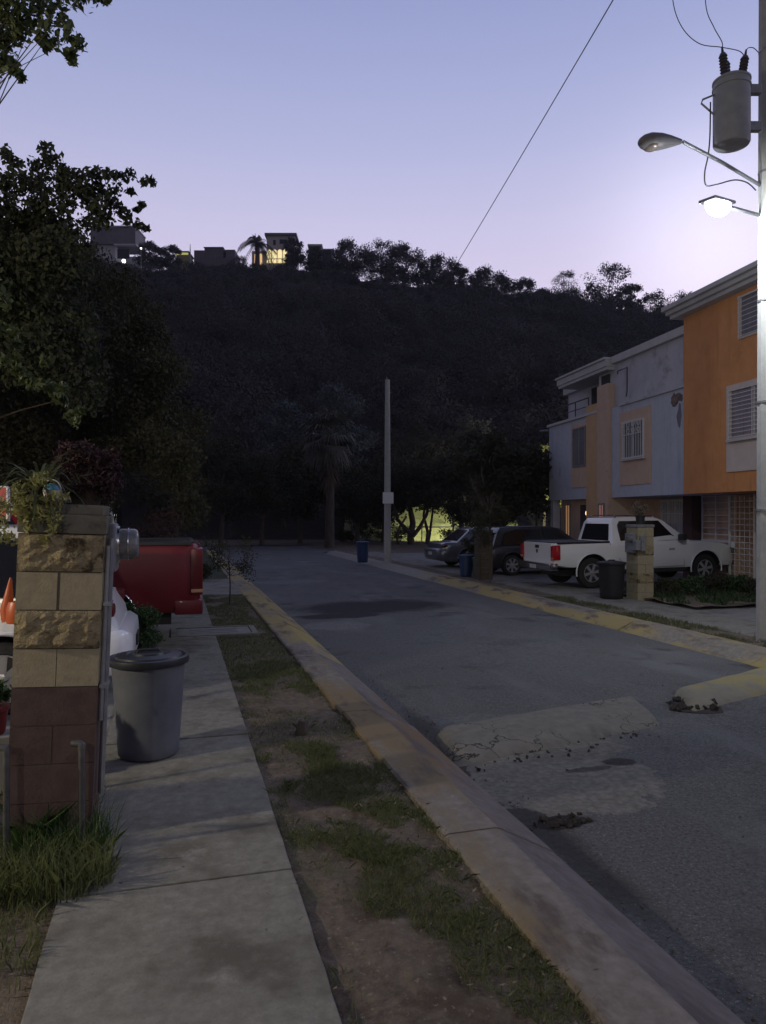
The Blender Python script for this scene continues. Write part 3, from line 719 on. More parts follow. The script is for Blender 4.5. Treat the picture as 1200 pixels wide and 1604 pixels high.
# potted plants
def strap_leaves(name, m, parent, c, n, L, w_, seed, droop=1.0, updir=.8):
    rg2 = random.Random(seed); V = []; k = 6; mb = MB()
    for _ in range(n):
        a = rg2.uniform(0, 6.28); out = Vector((math.cos(a), math.sin(a), 0)); side = Vector((-out.y, out.x, 0)); LL = L*rg2.uniform(.5,1.1); up = updir*rg2.uniform(.3,1.3)
        prev = None
        for i in range(k+1):
            s_ = i/k; p = Vector(c) + out*LL*s_*.8 + Vector((0,0, LL*(up*s_ - droop*s_*s_)))
            wd = w_*(1-s_**2)*.5+.0006
            cur = (p-side*wd, p+side*wd)
            if prev: mb.face([prev[0], prev[1], cur[1], cur[0]])
            prev = cur
    return mb.build(name, m, parent, fix=False)
t = thing('hanging_plant', 'pale trailing spider plant spilling off the pillar top', 'plant', at(70, 4.05, z=1.80))
mb = MB(); mb.lathe([(.05,0),(.075,.09),(.08,.10)], 16, c=(-.03,.05,0)); mb.build('pot', mat('dark_pot', (.05,.035,.03), .8), t, smooth=40)
strap_leaves('strap_leaves', mat('leaf_strap', (.05,.07,.03), .5, col2=(.11,.125,.06), lo=0, hi=1, island=True, translucent=.2), t, (-.03,.0,.08), 95, .40, .019, 3, droop=.8, updir=1.0)
cs, rs, ns = [], [], []
rg = random.Random(7)
for i in range(26):
    px = 25+rg.random()*70; y = 745+rg.random()*100 if px < 75 else 770+rg.random()*60
    if px < 35: y = 760+rg.random()*50
    p = at(px, 3.86+rg.uniform(-.05,.07), y)-t.location; cs.append(tuple(p)); rs.append(.045); ns.append(34)
mesh_obj('trailing_leaves', leaf_mesh('trailing_leaves', cs, rs, ns, .038, 3.2, .1, 5), M['leaf_yellow'], t)
t = thing('red_leaf_plant', 'dark red leafy plant growing over the pillar top', 'plant', at(135, 4.2, z=1.80))
mb = MB(); mb.lathe([(.07,0),(.10,.10),(.105,.115)], 18, c=(0,0,0)); mb.build('pot', MATS['dark_pot'], t, smooth=40)
cs, rs, ns = [], [], []
for i in range(60):
    px = 88+rg.random()*92; y = 700+rg.random()*78
    if (px-135)**2/50**2 + (y-742)**2/52**2 > 1.05: continue
    cs.append(tuple(at(px, 4.2+rg.uniform(-.14,.14), y)-t.location)); rs.append(.06); ns.append(60)
mesh_obj('foliage', leaf_mesh('foliage', cs, rs, ns, .034, 2.6, .1, 6), M['leaf_red'], t)
mb = MB()
for c_ in cs[::4]: mb.tube([(0,0,.08), (c_[0]*.5,c_[1]*.5,c_[2]*.6+.06), c_], [.006,.004,.002], 5)
mb.build('stem', M['bark'], t)
# white basket with a blue bag
t = thing('basket', 'small white basket holding a blue bag on the pillar', 'basket', at(82, 3.98, z=1.825))
mb = MB(); mb.lathe([(.036,0),(.048,.05),(.050,.055),(.046,.055)], 20); mb.build('bowl', mat('basket_white', (.52,.50,.47), .6), t, smooth=40)
mb = MB(); mb.tube([(.047*math.cos(a_), 0, .055+.058*math.sin(a_)) for a_ in [math.pi*i/12 for i in range(13)]], .0035, 6); mb.build('handle', MATS['basket_white'], t, smooth=40)
mb = MB(); mb.lathe([(.040,.045),(.045,.060),(.034,.082),(.012,.094),(.0,.095)], 14); mb.build('blue_bag', mat('blue_film', (.06,.30,.42), .25, col2=(.20,.50,.60), scale=30, bump=.8, bscale=40), t, smooth=30)
mb = MB(); mb.lathe([(.06,0),(.06,.020)], 16, c=at(82, 3.98, z=1.803)); 
tag(mb.build('saucer', MATS['dark_pot'], smooth=40), 'dark round saucer under the white basket', 'saucer')
# red pot with a plant, on a block
c = at(-14, 4.75, z=-.02)
mb = MB(); mb.box(-.2,.2,-.1,.1,0,.36); tag(mb.build('concrete_block', concrete_lot, loc=c, rot=(0,0,PHI), bevel=.008), 'plain concrete block under the red flower pot', 'concrete block')
t = thing('flower_pot', 'red flower pot with green leaves at the left edge', 'flower pot', c+Vector((0,0,.36)))
mb = MB(); mb.lathe([(.075,0),(.085,.02),(.10,.15),(.11,.155),(.11,.18),(.098,.18)], 22); mb.build('pot', mat('red_pot', (.14,.008,.008), .5), t, smooth=40)
cs = [(rg.uniform(-.08,.09), rg.uniform(-.08,.08), .21+rg.random()*.10) for _ in range(9)]
mesh_obj('foliage', leaf_mesh('foliage', cs, [.05]*9, [45]*9, .045, 2.2, .1, 8), M['leaf_bush'], t)
# red sign board at the left edge
t = thing('red_signboard', 'red board with pale edge behind the plants, left edge', 'sign', at(-14, 5.6, z=0))
mb = MB(); mb.box(-.25,.115,0,.03,1.72,1.955); mb.build('board', mat('sign_red', (.34,.016,.022), .4), t)
mb = MB(); mb.box(.116,.128,-.004,.034,1.70,1.96); mb.box(-.25,.115,-.004,.034,1.956,1.966); mb.build('edge_trim', M['white_steel'], t)
mb = MB(); mb.bar((-.18,.015,0),(-.18,.015,1.72), .04); mb.build('post', M['steel'], t)
# red-tipped flowers near the board, trailing from the plant on the left
t = thing('trailing_plant', 'yellow green trailing plant at the left frame edge', 'plant', at(-30, 4.4, z=0))
mb = MB(); mb.tube([(0,0,-.03),(0.01,0,1.0),(.03,0,1.66)], [.02,.015,.01], 7); mb.build('stem', M['bark'], t)
cs = [tuple(at(rg.uniform(-25,22), 4.4+rg.uniform(-.1,.1), rg.uniform(785,850))-t.location) for _ in range(22)]
mesh_obj('foliage', leaf_mesh('foliage', cs, [.05]*22, [30]*22, .04, 3, .1, 14), M['leaf_yellow'], t)
# round clipped bush
def bush(name, label, loc, rx, h, n, leaf, m, seed, cat='bush', group=None):
    t = thing(name, label, cat, loc, 0, group); rg2 = random.Random(seed)
    mb = MB(); targets = [(rx*.5*math.cos(a), rx*.5*math.sin(a), h*.6) for a in (0,1.3,2.5,3.8,5.1)]
    for q in targets: mb.tube([(0,0,-.02), (q[0]*.5,q[1]*.5,q[2]*.55), q], [.014,.010,.005], 5)
    mb.build('stem', M['bark'], t)
    cs, rs, ns = [], [], []
    for _ in range(24):
        a, q, zz = rg2.uniform(0,6.28), math.sqrt(rg2.random())*rx*.72, h*rg2.uniform(.22,.82)
        cs.append((q*math.cos(a), q*math.sin(a), zz)); rs.append(rx*.34); ns.append(n//24)
    mesh_obj('foliage', leaf_mesh('foliage', cs, rs, ns, leaf, 1.9, .3, seed), m, t); return t
bush('round_bush', 'round green bush between the white car and red pickup', at(212, 8.55, z=-.02), .36, .86, 7000, .036, M['leaf_bush'], 4)
bush('small_shrub', 'small dark shrub on the far end of the left verge', st(.55, 20.3, 0), .42, .5, 1500, .07, M['leaf_mid'], 14)

# ------------------------------------------------------------------ vehicles
def loft(stations, ring, mi=0):
    mb = MB(); rows = [ring(*s_) for s_ in stations]; k = len(rows[0]); b = 0
    for r in rows: mb.v += r
    for i in range(len(rows)-1):
        for j in range(k):
            j2 = (j+1) % k; mb.f.append((i*k+j, i*k+j2, (i+1)*k+j2, (i+1)*k+j)); mb.m.append(mi)
    mb.f.append(tuple(range(k))[::-1]); mb.m.append(mi)
    mb.f.append(tuple((len(rows)-1)*k+j for j in range(k))); mb.m.append(mi)
    return mb
def ring(x, zb, zt, hw, sh=.06):
    """closed ring of a body cross-section; shoulder rounding sh"""
    zm = zb+(zt-zb)*.55
    half = [(hw*.80, zb), (hw*.95, zb+.03), (hw*.99, zb+.10), (hw, zm), (hw*.992, zt-sh*1.6), (hw*.97, zt-sh*.6), (hw*.93, zt-sh*.15), (hw*.86, zt)]
    return [(x, y, z) for y, z in half] + [(x, -y, z) for y, z in reversed(half)]
def arch_cut(o, wheels, R_, W, dark_index=1):
    """cut wheel arches into the body mesh for good, then drop the cutters"""
    cutters = []
    for (x, z) in wheels:
        for s_ in (-1, 1):
            mb = MB(); Mx = Matrix.Translation((x, s_*(W/2+.2), z)) @ Matrix.Rotation(R(90)*s_, 4, 'X')
            mb.lathe([(R_,0),(R_,.55)], 36, M=Mx); c = mb.build('cutter', MATS['black_plastic'], o.parent)
            m = o.modifiers.new('cut', 'BOOLEAN'); m.operation = 'DIFFERENCE'; m.solver = 'EXACT'; m.object = c; cutters.append(c)
    bpy.context.view_layer.update()
    dg = bpy.context.evaluated_depsgraph_get(); me = bpy.data.meshes.new_from_object(o.evaluated_get(dg))
    o.modifiers.clear(); o.data = me
    for c in cutters: bpy.data.objects.remove(c, do_unlink=True)
    for p in me.polygons:
        for (x, z) in wheels:
            d = math.hypot(p.center.x-x, p.center.z-z)
            if d < R_*1.004 and (abs(p.normal.y) < .5 or abs(p.center.y) < W/2-.25): p.material_index = dark_index
    me.polygons.foreach_set('use_smooth', [True]*len(me.polygons)); me.set_sharp_from_angle(angle=R(28))
def wheel(parent, x, side, z, r, W, rim_r, spokes=6, rimm=None, wdt=.22):
    s_ = side; y0 = s_*(W/2-.02)
    Mx = Matrix.Translation((x, y0, z)) @ Matrix.Rotation(R(-90)*s_, 4, 'X')     # local +z points outward
    e = bpy.data.objects.new('wheel', None)
    mb = MB(); mb.lathe([(rim_r,-wdt),(r*.93,-wdt),(r,-wdt+.03),(r,-.03),(r*.94,0),(rim_r*1.03,.004),(rim_r,-.012)], 36, M=Mx)
    tyre = mb.build('wheel', MATS['tyre_rubber'], parent, smooth=35)
    mb = MB(); rimm = rimm or MATS['alloy_rim']
    mb.lathe([(rim_r*.99,-.05),(rim_r*.99,-.004),(rim_r*.93,-.004),(rim_r*.90,-.04)], 36, M=Mx)
    mb.lathe([(rim_r*.24,-.05),(rim_r*.24,-.012),(rim_r*.16,-.004),(0.001,-.003)], 18, M=Mx)
    for k in range(spokes):
        a = 2*math.pi*k/spokes+.2; Rm = Mx @ Matrix.Rotation(a, 4, 'Z')
        mb.prism([(rim_r*.18,-rim_r*.13),(rim_r*.93,-rim_r*.17),(rim_r*.93,rim_r*.17),(rim_r*.18,rim_r*.13)], -.030, -.010, 'z', M=Rm)
    mb.build('rim', rimm, tyre, smooth=35)
    mb = MB(); mb.lathe([(rim_r*.95,-.09),(rim_r*.95,-.07)], 28, M=Mx); mb.build('brake_disc', MATS['black_plastic'], tyre)
    return tyre
def panel(parent, name, m, pts, side_y, off=.006):
    """a flat side panel: pts in (x,z), lying on the side surface given by side_y(x,z); both sides"""
    out = []
    for s_ in (-1, 1):
        mb = MB(); A = [Vector((x, s_*(side_y(x, z)+off), z)) for x, z in pts]; B = [Vector((x, s_*(side_y(x, z)-.02), z)) for x, z in pts]
        n = len(pts); mb.v = [tuple(p) for p in A+B]; mb.f = [tuple(range(n)), tuple(range(2*n-1, n-1, -1))]+[((i+1)%n, i, n+i, n+(i+1)%n) for i in range(n)]; mb.m = [0]*(n+2)
        out.append(mb.build(name, m, parent))
    return out
def seam(parent, m, pts, side_y, w_=.008):
    for s_ in (-1, 1):
        mb = MB(); mb.tube([(p[0], s_*(side_y(*p)+.0005), p[1]) for p in pts], w_*.55, 5)
        mb.build('panel_gap', m, parent)

def pickup(label, loc, rz, paint, L=5.6, W=1.86, H=1.81, xr=1.12, xf=4.52, wr=.385, bed_top=1.17, belt=1.13, rake=0.0, chrome_trim=False, rimm=None, tail_tall=True, tilt=0.0):
    t = thing('pickup_truck', label, 'pickup truck', loc, rz); t.rotation_euler = (0, tilt, rz); hw = W/2
    cab0, cab1 = (1.66 if not chrome_trim else 2.02)*L/5.6, 4.05*L/5.6
    sts = [(.06,.60 if not chrome_trim else .50,bed_top-.03,hw*.93),(.12,.58 if not chrome_trim else .48,bed_top,hw*.965),(.45,.52 if not chrome_trim else .47,bed_top,hw*.99),(1.1,.50,bed_top,hw),(cab0-.04,.46,bed_top,hw),(cab0-.02,.46,belt,hw),
           (cab0+.3,.42,belt,hw),(cab1-.4,.42,belt-.01,hw),(cab1,.42,belt,hw*.995),(cab1+.35,.44,belt+.01,hw*.98),(L-.55,.44,belt-.05,hw*.96),(L-.25,.42,belt-.13,hw*.90),(L-.08,.44,belt-.30,hw*.80),(L,.50,belt-.42,hw*.66)]
    body = loft(sts, ring).build('body', [paint, MATS['black_plastic']], t)
    arch_cut(body, [(xr, wr+.02), (xf, wr+.02)], wr+.085, W)
    # arch flares
    for x in (xr, xf):
        for s_ in (-1, 1):
            mb = MB(); pts = [(x+(wr+.095)*math.cos(a), s_*(hw-.006), wr+.02+(wr+.095)*math.sin(a)) for a in [math.pi*(-.06+1.12*i/22) for i in range(23)]]
            mb.tube(pts, .020 if not chrome_trim else .014, 6); mb.build('arch_trim', MATS['chrome'] if chrome_trim else paint, t, smooth=60)
    # cab
    zr_ = H-.02
    rx0, rx1 = cab0+.20, cab1-.82
    side = lambda x, z: hw*.93 - (hw*.93-hw*.70)*max(0, (z-belt)/(zr_-belt))**1.15
    cabst = []
    outline = [(cab0+.02, belt-.05), (cab0+.06, belt), (cab0+.16, zr_-.14), (rx0+.03, zr_-.02), (rx0+.5, zr_+.01), (rx1-.1, zr_-.01), (rx1+.12, zr_-.09), (cab1-.12, belt+.10), (cab1+.10, belt-.03)]
    mb = MB(); n = len(outline)
    def w_at(x, z): return side(x, z)
    for x, z in outline: mb.v.append((x, w_at(x, z) - (.05 if z > zr_-.05 else 0), z))
    for x, z in outline: mb.v.append((x, -(w_at(x, z) - (.05 if z > zr_-.05 else 0)), z))
    for i in range(n-1): mb.f.append((i, i+1, n+i+1, n+i)); mb.m.append(0)
    mb.f.append(tuple(range(n))); mb.m.append(0); mb.f.append(tuple(range(2*n-1, n-1, -1))); mb.m.append(0)
    mb.build('cab', paint, t, bevel=.03, smooth=40)
    zlo, zhi = belt+.035, zr_-.10
    mid = (cab0+cab1)/2-.12
    panel(t, 'side_window', M['glass'], [(cab0+.30, zlo), (mid-.05, zlo), (mid-.05, zhi), (cab0+.38, zhi), (cab0+.30, zhi-.1)], side)
    panel(t, 'side_window', M['glass'], [(mid+.05, zlo), (cab1-.30, zlo+.0), (cab1-.52, zlo+.16), (rx1-.02, zhi), (mid+.05, zhi)], side)
    # rear window and windshield
    def quadp(name, a, b, c_, d, off):
        mb = MB(); A = [Vector(p) for p in (a, b, c_, d)]; nrm_ = (A[1]-A[0]).cross(A[3]-A[0]).normalized()*off
        mb.v = [tuple(p+nrm_) for p in A]+[tuple(p-nrm_*2) for p in A]; mb.f = [(0,1,2,3),(7,6,5,4),(0,4,5,1),(1,5,6,2),(2,6,7,3),(3,7,4,0)]; mb.m = [0]*6; return mb.build(name, M['glass'], t)
    quadp('rear_window', (cab0+.062,-.66,belt+.06), (cab0+.062,.66,belt+.06), (cab0+.150,.56,zr_-.17), (cab0+.150,-.56,zr_-.17), -.008)
    quadp('windshield', (cab1-.14,-.70,belt+.13), (cab1-.14,.70,belt+.13), (rx1+.13,.58,zr_-.10), (rx1+.13,-.58,zr_-.10), .010)
    # bed liner, rail caps
    mb = MB()
    for s_ in (-1, 1): mb.box(.14, cab0-.04, min(s_*(hw-.13), s_*(hw-.02)), max(s_*(hw-.13), s_*(hw-.02)), bed_top-.03, bed_top+.018)
    mb.box(.10,.17,-hw+.13,hw-.13,bed_top-.03,bed_top+.016)
    mb.box(.17,cab0-.05,-hw+.13,hw-.13,bed_top-.02,bed_top+.004)
    mb.build('bed_liner', M['black'], t, bevel=.008)
    # tailgate
    tg = MB(); tg.box(.030,.075,-hw+.17,hw-.17,.64,bed_top-.015); tgo = tg.build('tailgate', paint, t, bevel=.012)
    mb = MB(); mb.box(.018,.034,-.10,.10,bed_top-.15,bed_top-.07); mb.build('handle', M['black'], tgo, bevel=.006)
    mb = MB(); mb.lathe([(.055,0),(.055,.008),(.03,.012)], 18, M=Matrix.Translation((.030,0,.94)) @ Matrix.Rotation(R(-90),4,'Y')); mb.build('badge', M['chrome'], tgo, smooth=40)
    for s_ in (-1, 1):
        y0, y1 = sorted((s_*(hw-.165), s_*(hw-.008)))
        mb = MB(); mb.prism([(y0,.74),(y1-(0 if not chrome_trim else .012)*s_,.72),(y1-(0 if not chrome_trim else .012)*s_,bed_top-.08),(y0,bed_top-.05)], .0, .20 if not chrome_trim else .16, 'x'); tl = mb.build('taillight', M['redlight'] if not chrome_trim else mat('dark_red_lens', (.12,.006,.008), .3), t, bevel=.018, smooth=40)
        mb = MB(); mb.box(-.004,.15,y0+.02,y1-.004 if s_ > 0 else y1-.02,.755,.80) ; mb.build('reverse_lens', M['orangelight'], tl, bevel=.006)
        mb = MB(); mb.box(L-.32,L-.06,min(s_*(hw*.55),s_*(hw*.86)),max(s_*(hw*.55),s_*(hw*.86)),belt-.36,belt-.20); mb.build('headlight', gm, t, bevel=.02, smooth=40)
        mb = MB(); mb.box(cab1-.42,cab1-.27,min(s_*(hw+.0),s_*(hw+.20)),max(s_*(hw+.0),s_*(hw+.20)),belt+.03,belt+.20); mb.build('side_mirror', M['black'], t, bevel=.03, smooth=40)
    bu = MB(); bx_ = -.10 if not chrome_trim else .0
    e_ = .04 if not chrome_trim else .01
    bu.box(bx_,.14 if not chrome_trim else .36,-hw+e_,hw-e_,.47,.66)
    bo = bu.build('rear_bumper', M['chrome'] if not chrome_trim else paint, t, bevel=.03, smooth=40)
    mb = MB(); mb.box(bx_-.012,bx_+.002,-.16,.16,.50,.60); mb.build('license_plate', M['plate'], bo)
    mb = MB(); mb.box(L-.22,L+.05,-hw*.72,hw*.72,.40,.62); mb.build('front_bumper', M['black'], t, bevel=.04, smooth=40)
    mb = MB(); mb.box(xr+.6,xf-.6,-hw+.02,hw-.02,.34,.44); mb.build('side_step', M['black'], t, bevel=.02)
    for s_ in (-1, 1):
        mb = MB(); mb.bar((rx0+.1,s_*hw*.62,zr_+.045),(rx1-.05,s_*hw*.62,zr_+.035),.03,.03)
        for x in (rx0+.12, rx1-.08): mb.bar((x,s_*hw*.62,zr_-.01),(x,s_*hw*.62,zr_+.05),.03,.05)
        mb.build('roof_rail', M['chrome'], t, bevel=.006)
    bside = lambda x, z: hw*.996 if z < belt-.1 else hw*.975
    seam(t, M['black'], [(cab0+.27,belt-.06),(cab0+.22,.72),(cab0+.42,.52),(mid-.02,.48)], bside)
    seam(t, M['black'], [(mid,belt-.02),(mid,.48)], bside); seam(t, M['black'], [(cab1-.22,belt-.05),(cab1-.22,.50),(mid,.48)], bside)
    seam(t, M['black'], [(cab0-.03,bed_top-.04),(cab0-.03,.5)], bside)
    for s_ in (-1, 1):
        for x in (mid-.24, mid+.62): mb = MB(); mb.box(x, x+.17, min(s_*(hw*.985),s_*(hw+.028)), max(s_*(hw*.985),s_*(hw+.028)), belt-.20, belt-.165); mb.build('door_handle', M['chrome'] if not chrome_trim else M['black'], t, bevel=.006)
    for x in (xr, xf):
        for s_ in (-1, 1): wheel(t, x, s_, wr, wr, W-.06, wr*.62, 6, rimm)
    mb = MB(); mb.box(.4,L-.5,-.55,.55,.30,.46); mb.build('chassis', M['black'], t)
    return t
# local x forward = away from the street (+NV); rear near corner of the white pickup
rc = at(868, 18.49, z=0)
pickup('white double cab pickup parked on the right beside the houses', (rc.x - (-DV.x)*0 + DV.x*.93, rc.y + DV.y*.93, ZL+.03), PHI, M['white_paint'], tilt=R(-.8))
rc2 = at(318, 9.62, z=0)
pk = pickup('red pickup parked across the left sidewalk, tail to the street', (rc2.x + DV.x*.97, rc2.y + DV.y*.97, -.02), PHI+math.pi, M['red_paint'], L=5.5, W=1.92, H=1.88, xr=1.28, xf=4.5, wr=.38, bed_top=1.40, belt=1.30, chrome_trim=True)

def car(label, loc, rz, paint, L=4.3, W=1.75, H=1.5, hatch=True, wr=.31, ov_r=.85, ov_f=.85, suv=False, rimm=None, rake=.35, cat='car', name='parked_car'):
    """x=0 rear bumper, x=L nose"""
    t = thing(name, label, cat, loc, rz); hw = W/2; belt = H*.60; xr, xf = ov_r, L-ov_f
    z_b = .22 if not suv else .28
    if hatch:
        sts = [(0,.40,belt*.62,hw*.66),(.05,.34,belt*.80,hw*.84),(.16,.28,belt*.97,hw*.93),(.32,z_b,belt,hw*.97)]
    else:
        sts = [(0,.44,belt*.80,hw*.66),(.05,.36,belt*.98,hw*.84),(.18,.28,belt*1.04,hw*.93),(.40,z_b,belt*1.06,hw*.97)]
    sts += [(xr,z_b,belt+.01,hw),((xr+xf)/2,z_b-.02,belt-.01,hw),(xf-.35,z_b,belt-.01,hw),(xf+.05,z_b,belt-.05,hw*.99),(L-.45,z_b,belt-.13,hw*.95),(L-.18,.26,belt-.22,hw*.84),(L-.05,.30,belt-.34,hw*.70),(L,.36,belt-.42,hw*.55)]
    body = loft(sts, lambda *a: ring(*a, sh=.09)).build('body', [paint, MATS['black_plastic']], t)
    arch_cut(body, [(xr, wr+.01), (xf, wr+.01)], wr+.06, W)
    for x in (xr, xf):
        for s_ in (-1, 1):
            mb = MB(); mb.tube([(x+(wr+.075)*math.cos(a), s_*(hw-.008), wr+.01+(wr+.075)*math.sin(a)) for a in [math.pi*i/20 for i in range(21)]], .02, 6); mb.build('arch_trim', paint, t, smooth=60)
    if hatch: out = [(.20,belt-.06),(.22,belt),(.42,H-.16),(.56,H-.03),(1.1,H+.005),(L*.50,H),(L*.58,H-.06),(L*.745,belt+.04),(L*.78,belt-.06)]
    else: out = [(.55,belt-.02),(.62,belt+.05),(1.15,H-.10),(1.45,H-.01),(1.9,H),(L*.52,H-.01),(L*.58,H-.07),(L*.735,belt+.04),(L*.77,belt-.06)]
    side = lambda x, z: hw*.94-(hw*.94-hw*.70)*max(0,(z-belt)/(H-belt))**1.2
    mb = MB(); n = len(out)
    for s_ in (1,-1):
        for x, z in out: mb.v.append((x, s_*(side(x, z)-(.05 if z > H-.04 else 0)), z))
    for i in range(n-1): mb.f.append((i,i+1,n+i+1,n+i)); mb.m.append(0)
    mb.f.append(tuple(range(n))); mb.m.append(0); mb.f.append(tuple(range(2*n-1,n-1,-1))); mb.m.append(0)
    mb.build('roof', paint, t, bevel=.03, smooth=40)
    zl, zh = belt+.03, H-.10
    xm = L*.44
    if hatch:
        panel(t, 'side_window', M['glass'], [(.52,zl+.02),(xm-.04,zl),(xm-.04,zh),(1.0,zh),(.66,zh-.10)], side)
    else:
        panel(t, 'side_window', M['glass'], [(1.0,zl+.03),(xm-.04,zl),(xm-.04,zh),(1.5,zh)], side)
    panel(t, 'side_window', M['glass'], [(xm+.04,zl),(L*.70,zl),(L*.66,zl+.10),(L*.555,zh),(xm+.04,zh)], side)
    def qd(name, x0, z0, y0, x1, z1, y1, off, m=M['glass']):
        mb = MB(); A = [Vector((x0,-y0,z0)),Vector((x0,y0,z0)),Vector((x1,y1,z1)),Vector((x1,-y1,z1))]; nr = (A[1]-A[0]).cross(A[3]-A[0]).normalized()*off
        mb.v = [tuple(p+nr) for p in A]+[tuple(p-nr*2) for p in A]; mb.f = [(0,1,2,3),(7,6,5,4),(0,4,5,1),(1,5,6,2),(2,6,7,3),(3,7,4,0)]; mb.m = [0]*6; return mb.build(name, m, t)
    if hatch: qd('rear_window', .25,belt+.07,hw*.72, .405,H-.20,hw*.62, -.008)
    else: qd('rear_window', .66,belt+.085,hw*.72, 1.12,H-.13,hw*.60, -.008)
    qd('windshield', L*.73,belt+.075,hw*.78, L*.59,H-.08,hw*.66, .010)
    for s_ in (-1,1):
        y0, y1 = sorted((s_*hw*.60, s_*hw*.93))
        mb = MB(); mb.box(.055,.26,y0+(.10 if hatch and s_ > 0 else 0),y1-(.10 if hatch and s_ < 0 else 0),belt*.83,belt*.95); mb.build('taillight', mat('smoked_red_lens', (.10,.012,.014), .2), t, bevel=.03, smooth=40)
        mb = MB(); mb.box(L-.34,L-.12,min(s_*hw*.5,s_*hw*.84),max(s_*hw*.5,s_*hw*.84),belt-.36,belt-.24); mb.build('headlight', gm, t, bevel=.025, smooth=40)
        mb = MB(); mb.box(L*.665,L*.665+.12,min(s_*hw*.95,s_*(hw+.14)),max(s_*hw*.95,s_*(hw+.14)),belt+.02,belt+.13); mb.build('side_mirror', paint, t, bevel=.025, smooth=40)
    bu = MB(); rgx = []
    bo = loft([(-.10,.38,.60,hw*.55),(-.08,.33,.66,hw*.80),(0,.28,.70,hw*.93),(.14,.26,.70,hw*.985),(.30,.26,.66,hw*.99)], lambda *a: ring(*a, sh=.05)).build('rear_bumper', paint, t, smooth=45)
    mb = MB(); mb.box(-.118,-.10,-.17,.17,.46,.57); mb.build('license_plate', M['black'] if hatch else M['plate'], bo)
    bs = lambda x, z: hw*.998
    seam(t, M['black'], [(xm,belt-.03),(xm,.30)], bs); seam(t, M['black'], [(L*.70,belt-.05),(L*.71,.30)], bs)
    for s_ in (-1,1):
        for x in (xm-.24, L*.66-.16): mb = MB(); mb.box(x,x+.16,min(s_*hw*.99,s_*(hw+.02)),max(s_*hw*.99,s_*(hw+.02)),belt-.13,belt-.10); mb.build('door_handle', M['chrome'], t, bevel=.005)
    for x in (xr, xf):
        for s_ in (-1,1): wheel(t, x, s_, wr, wr, W-.03, wr*.68, 7, rimm, .19)
    return t
# white hatchback, its tail to the street, behind the block pillar
wc = at(2, 6.45, z=0)
wloc = wc + NV*.98 + DV*.875
car('white hatchback parked behind the block pillar, tail to the sidewalk', (wloc.x, wloc.y, -.02), PHI+math.pi, M['white_paint'], L=4.1, W=1.75, H=1.66, ov_r=.98, wr=.32)
sc_ = at(692, 25.6, z=0); sloc = sc_ + DV*.9
car('grey blue sedan parked beyond the blue and green bins', (sloc.x, sloc.y, ZL+.03), PHI, M['grey_paint'], L=4.6, W=1.80, H=1.46, hatch=False, ov_r=1.0, wr=.32)
sc_ = at(764, 22.6, z=0); sloc = sc_ + DV*.9
car('dark wagon parked between the grey sedan and white pickup', (sloc.x, sloc.y, ZL+.03), PHI, M['dark_paint'], L=4.4, W=1.78, H=1.52, hatch=True, ov_r=.85, wr=.32)

# ------------------------------------------------------------------ bins and pillars on the right
black_pl = mat('bin_black', (.018,.018,.020), .5); blue_pl = mat('bin_blue', (.018,.045,.13), .5); green_pl = mat('bin_green', (.030,.095,.05), .5)
round_bin('black lidded bin before the right block pillar', at(958, 16.45, z=ZL+.057), .25, .285, .80, black_pl, black_pl, PHI)
round_bin('blue bin beside the green bin near the dark wagon', at(730, 22.3, z=ZL+.05), .17, .20, .64, blue_pl, blue_pl, PHI, handles=False)
round_bin('green bin between the blue bin and a pillar', at(749, 22.0, z=ZL+.05), .14, .165, .58, green_pl, green_pl, PHI, handles=False)
round_bin('dark blue barrel bin standing beside the far pole', at(568, 28.9, z=ZL+.05), .20, .245, .80, blue_pl, blue_pl, PHI, handles=False)
pcr = at(1000, 16.2, z=ZL)
p2 = block_pillar('block pillar with meter box and potted plant, right side', (pcr.x+.385*.963*1.02, pcr.y+.12, ZL), PHI, .40, .42, 8, .205, {2,5}, set(), 9)
mb = MB(); mb.box(-.415,.015,-.015,.435,1.64,1.70); mb.build('cap', concrete_lot, p2, bevel=.006)
t = thing('meter_cabinet', 'grey meter boxes on the right block pillar', 'meter box', (pcr.x, pcr.y, ZL), PHI)
mb = MB(); mb.box(-.10,-.012,.06,.36,1.08,1.50); mb.build('cabinet', M['steel'], t, bevel=.01)
Mx = Matrix.Translation((-.10,.14,1.38)) @ Matrix.Rotation(R(-90),4,'Y')
mb = MB(); mb.lathe([(.075,0),(.075,.06),(.06,.09),(.0,.095)], 18, M=Mx); mb.build('meter_glass', gm, t, smooth=50)
mb = MB(); mb.box(-.13,-.012,-.11,.03,1.14,1.36); mb.box(.02,.14,-.085,-.006,1.12,1.46); mb.build('breaker_box', M['steel'], t, bevel=.01)
t = thing('potted_plant', 'dry brown plant in a dark pot on the right pillar', 'potted plant', at(1003, 16.4, z=ZL+1.705))
mb = MB(); mb.lathe([(.085,0),(.10,.16),(.12,.17),(.12,.20),(.10,.20)], 18); mb.build('pot', M['black'], t, smooth=40)
cs = [(rg.uniform(-.2,.2), rg.uniform(-.15,.15), .25+rg.random()*.24) for _ in range(16)]
mesh_obj('foliage', leaf_mesh('foliage', cs, [.09]*16, [45]*16, .045, 3, .1, 18), M['leaf_dry'], t)
mb = MB()
for c_ in cs: mb.tube([(0,0,.18), (c_[0]*.6,c_[1]*.6,c_[2]*.7+.02), c_], [.007,.005,.002], 5)
mb.build('stem', M['bark'], t)
p3c = at(772, 21.2, z=ZL)
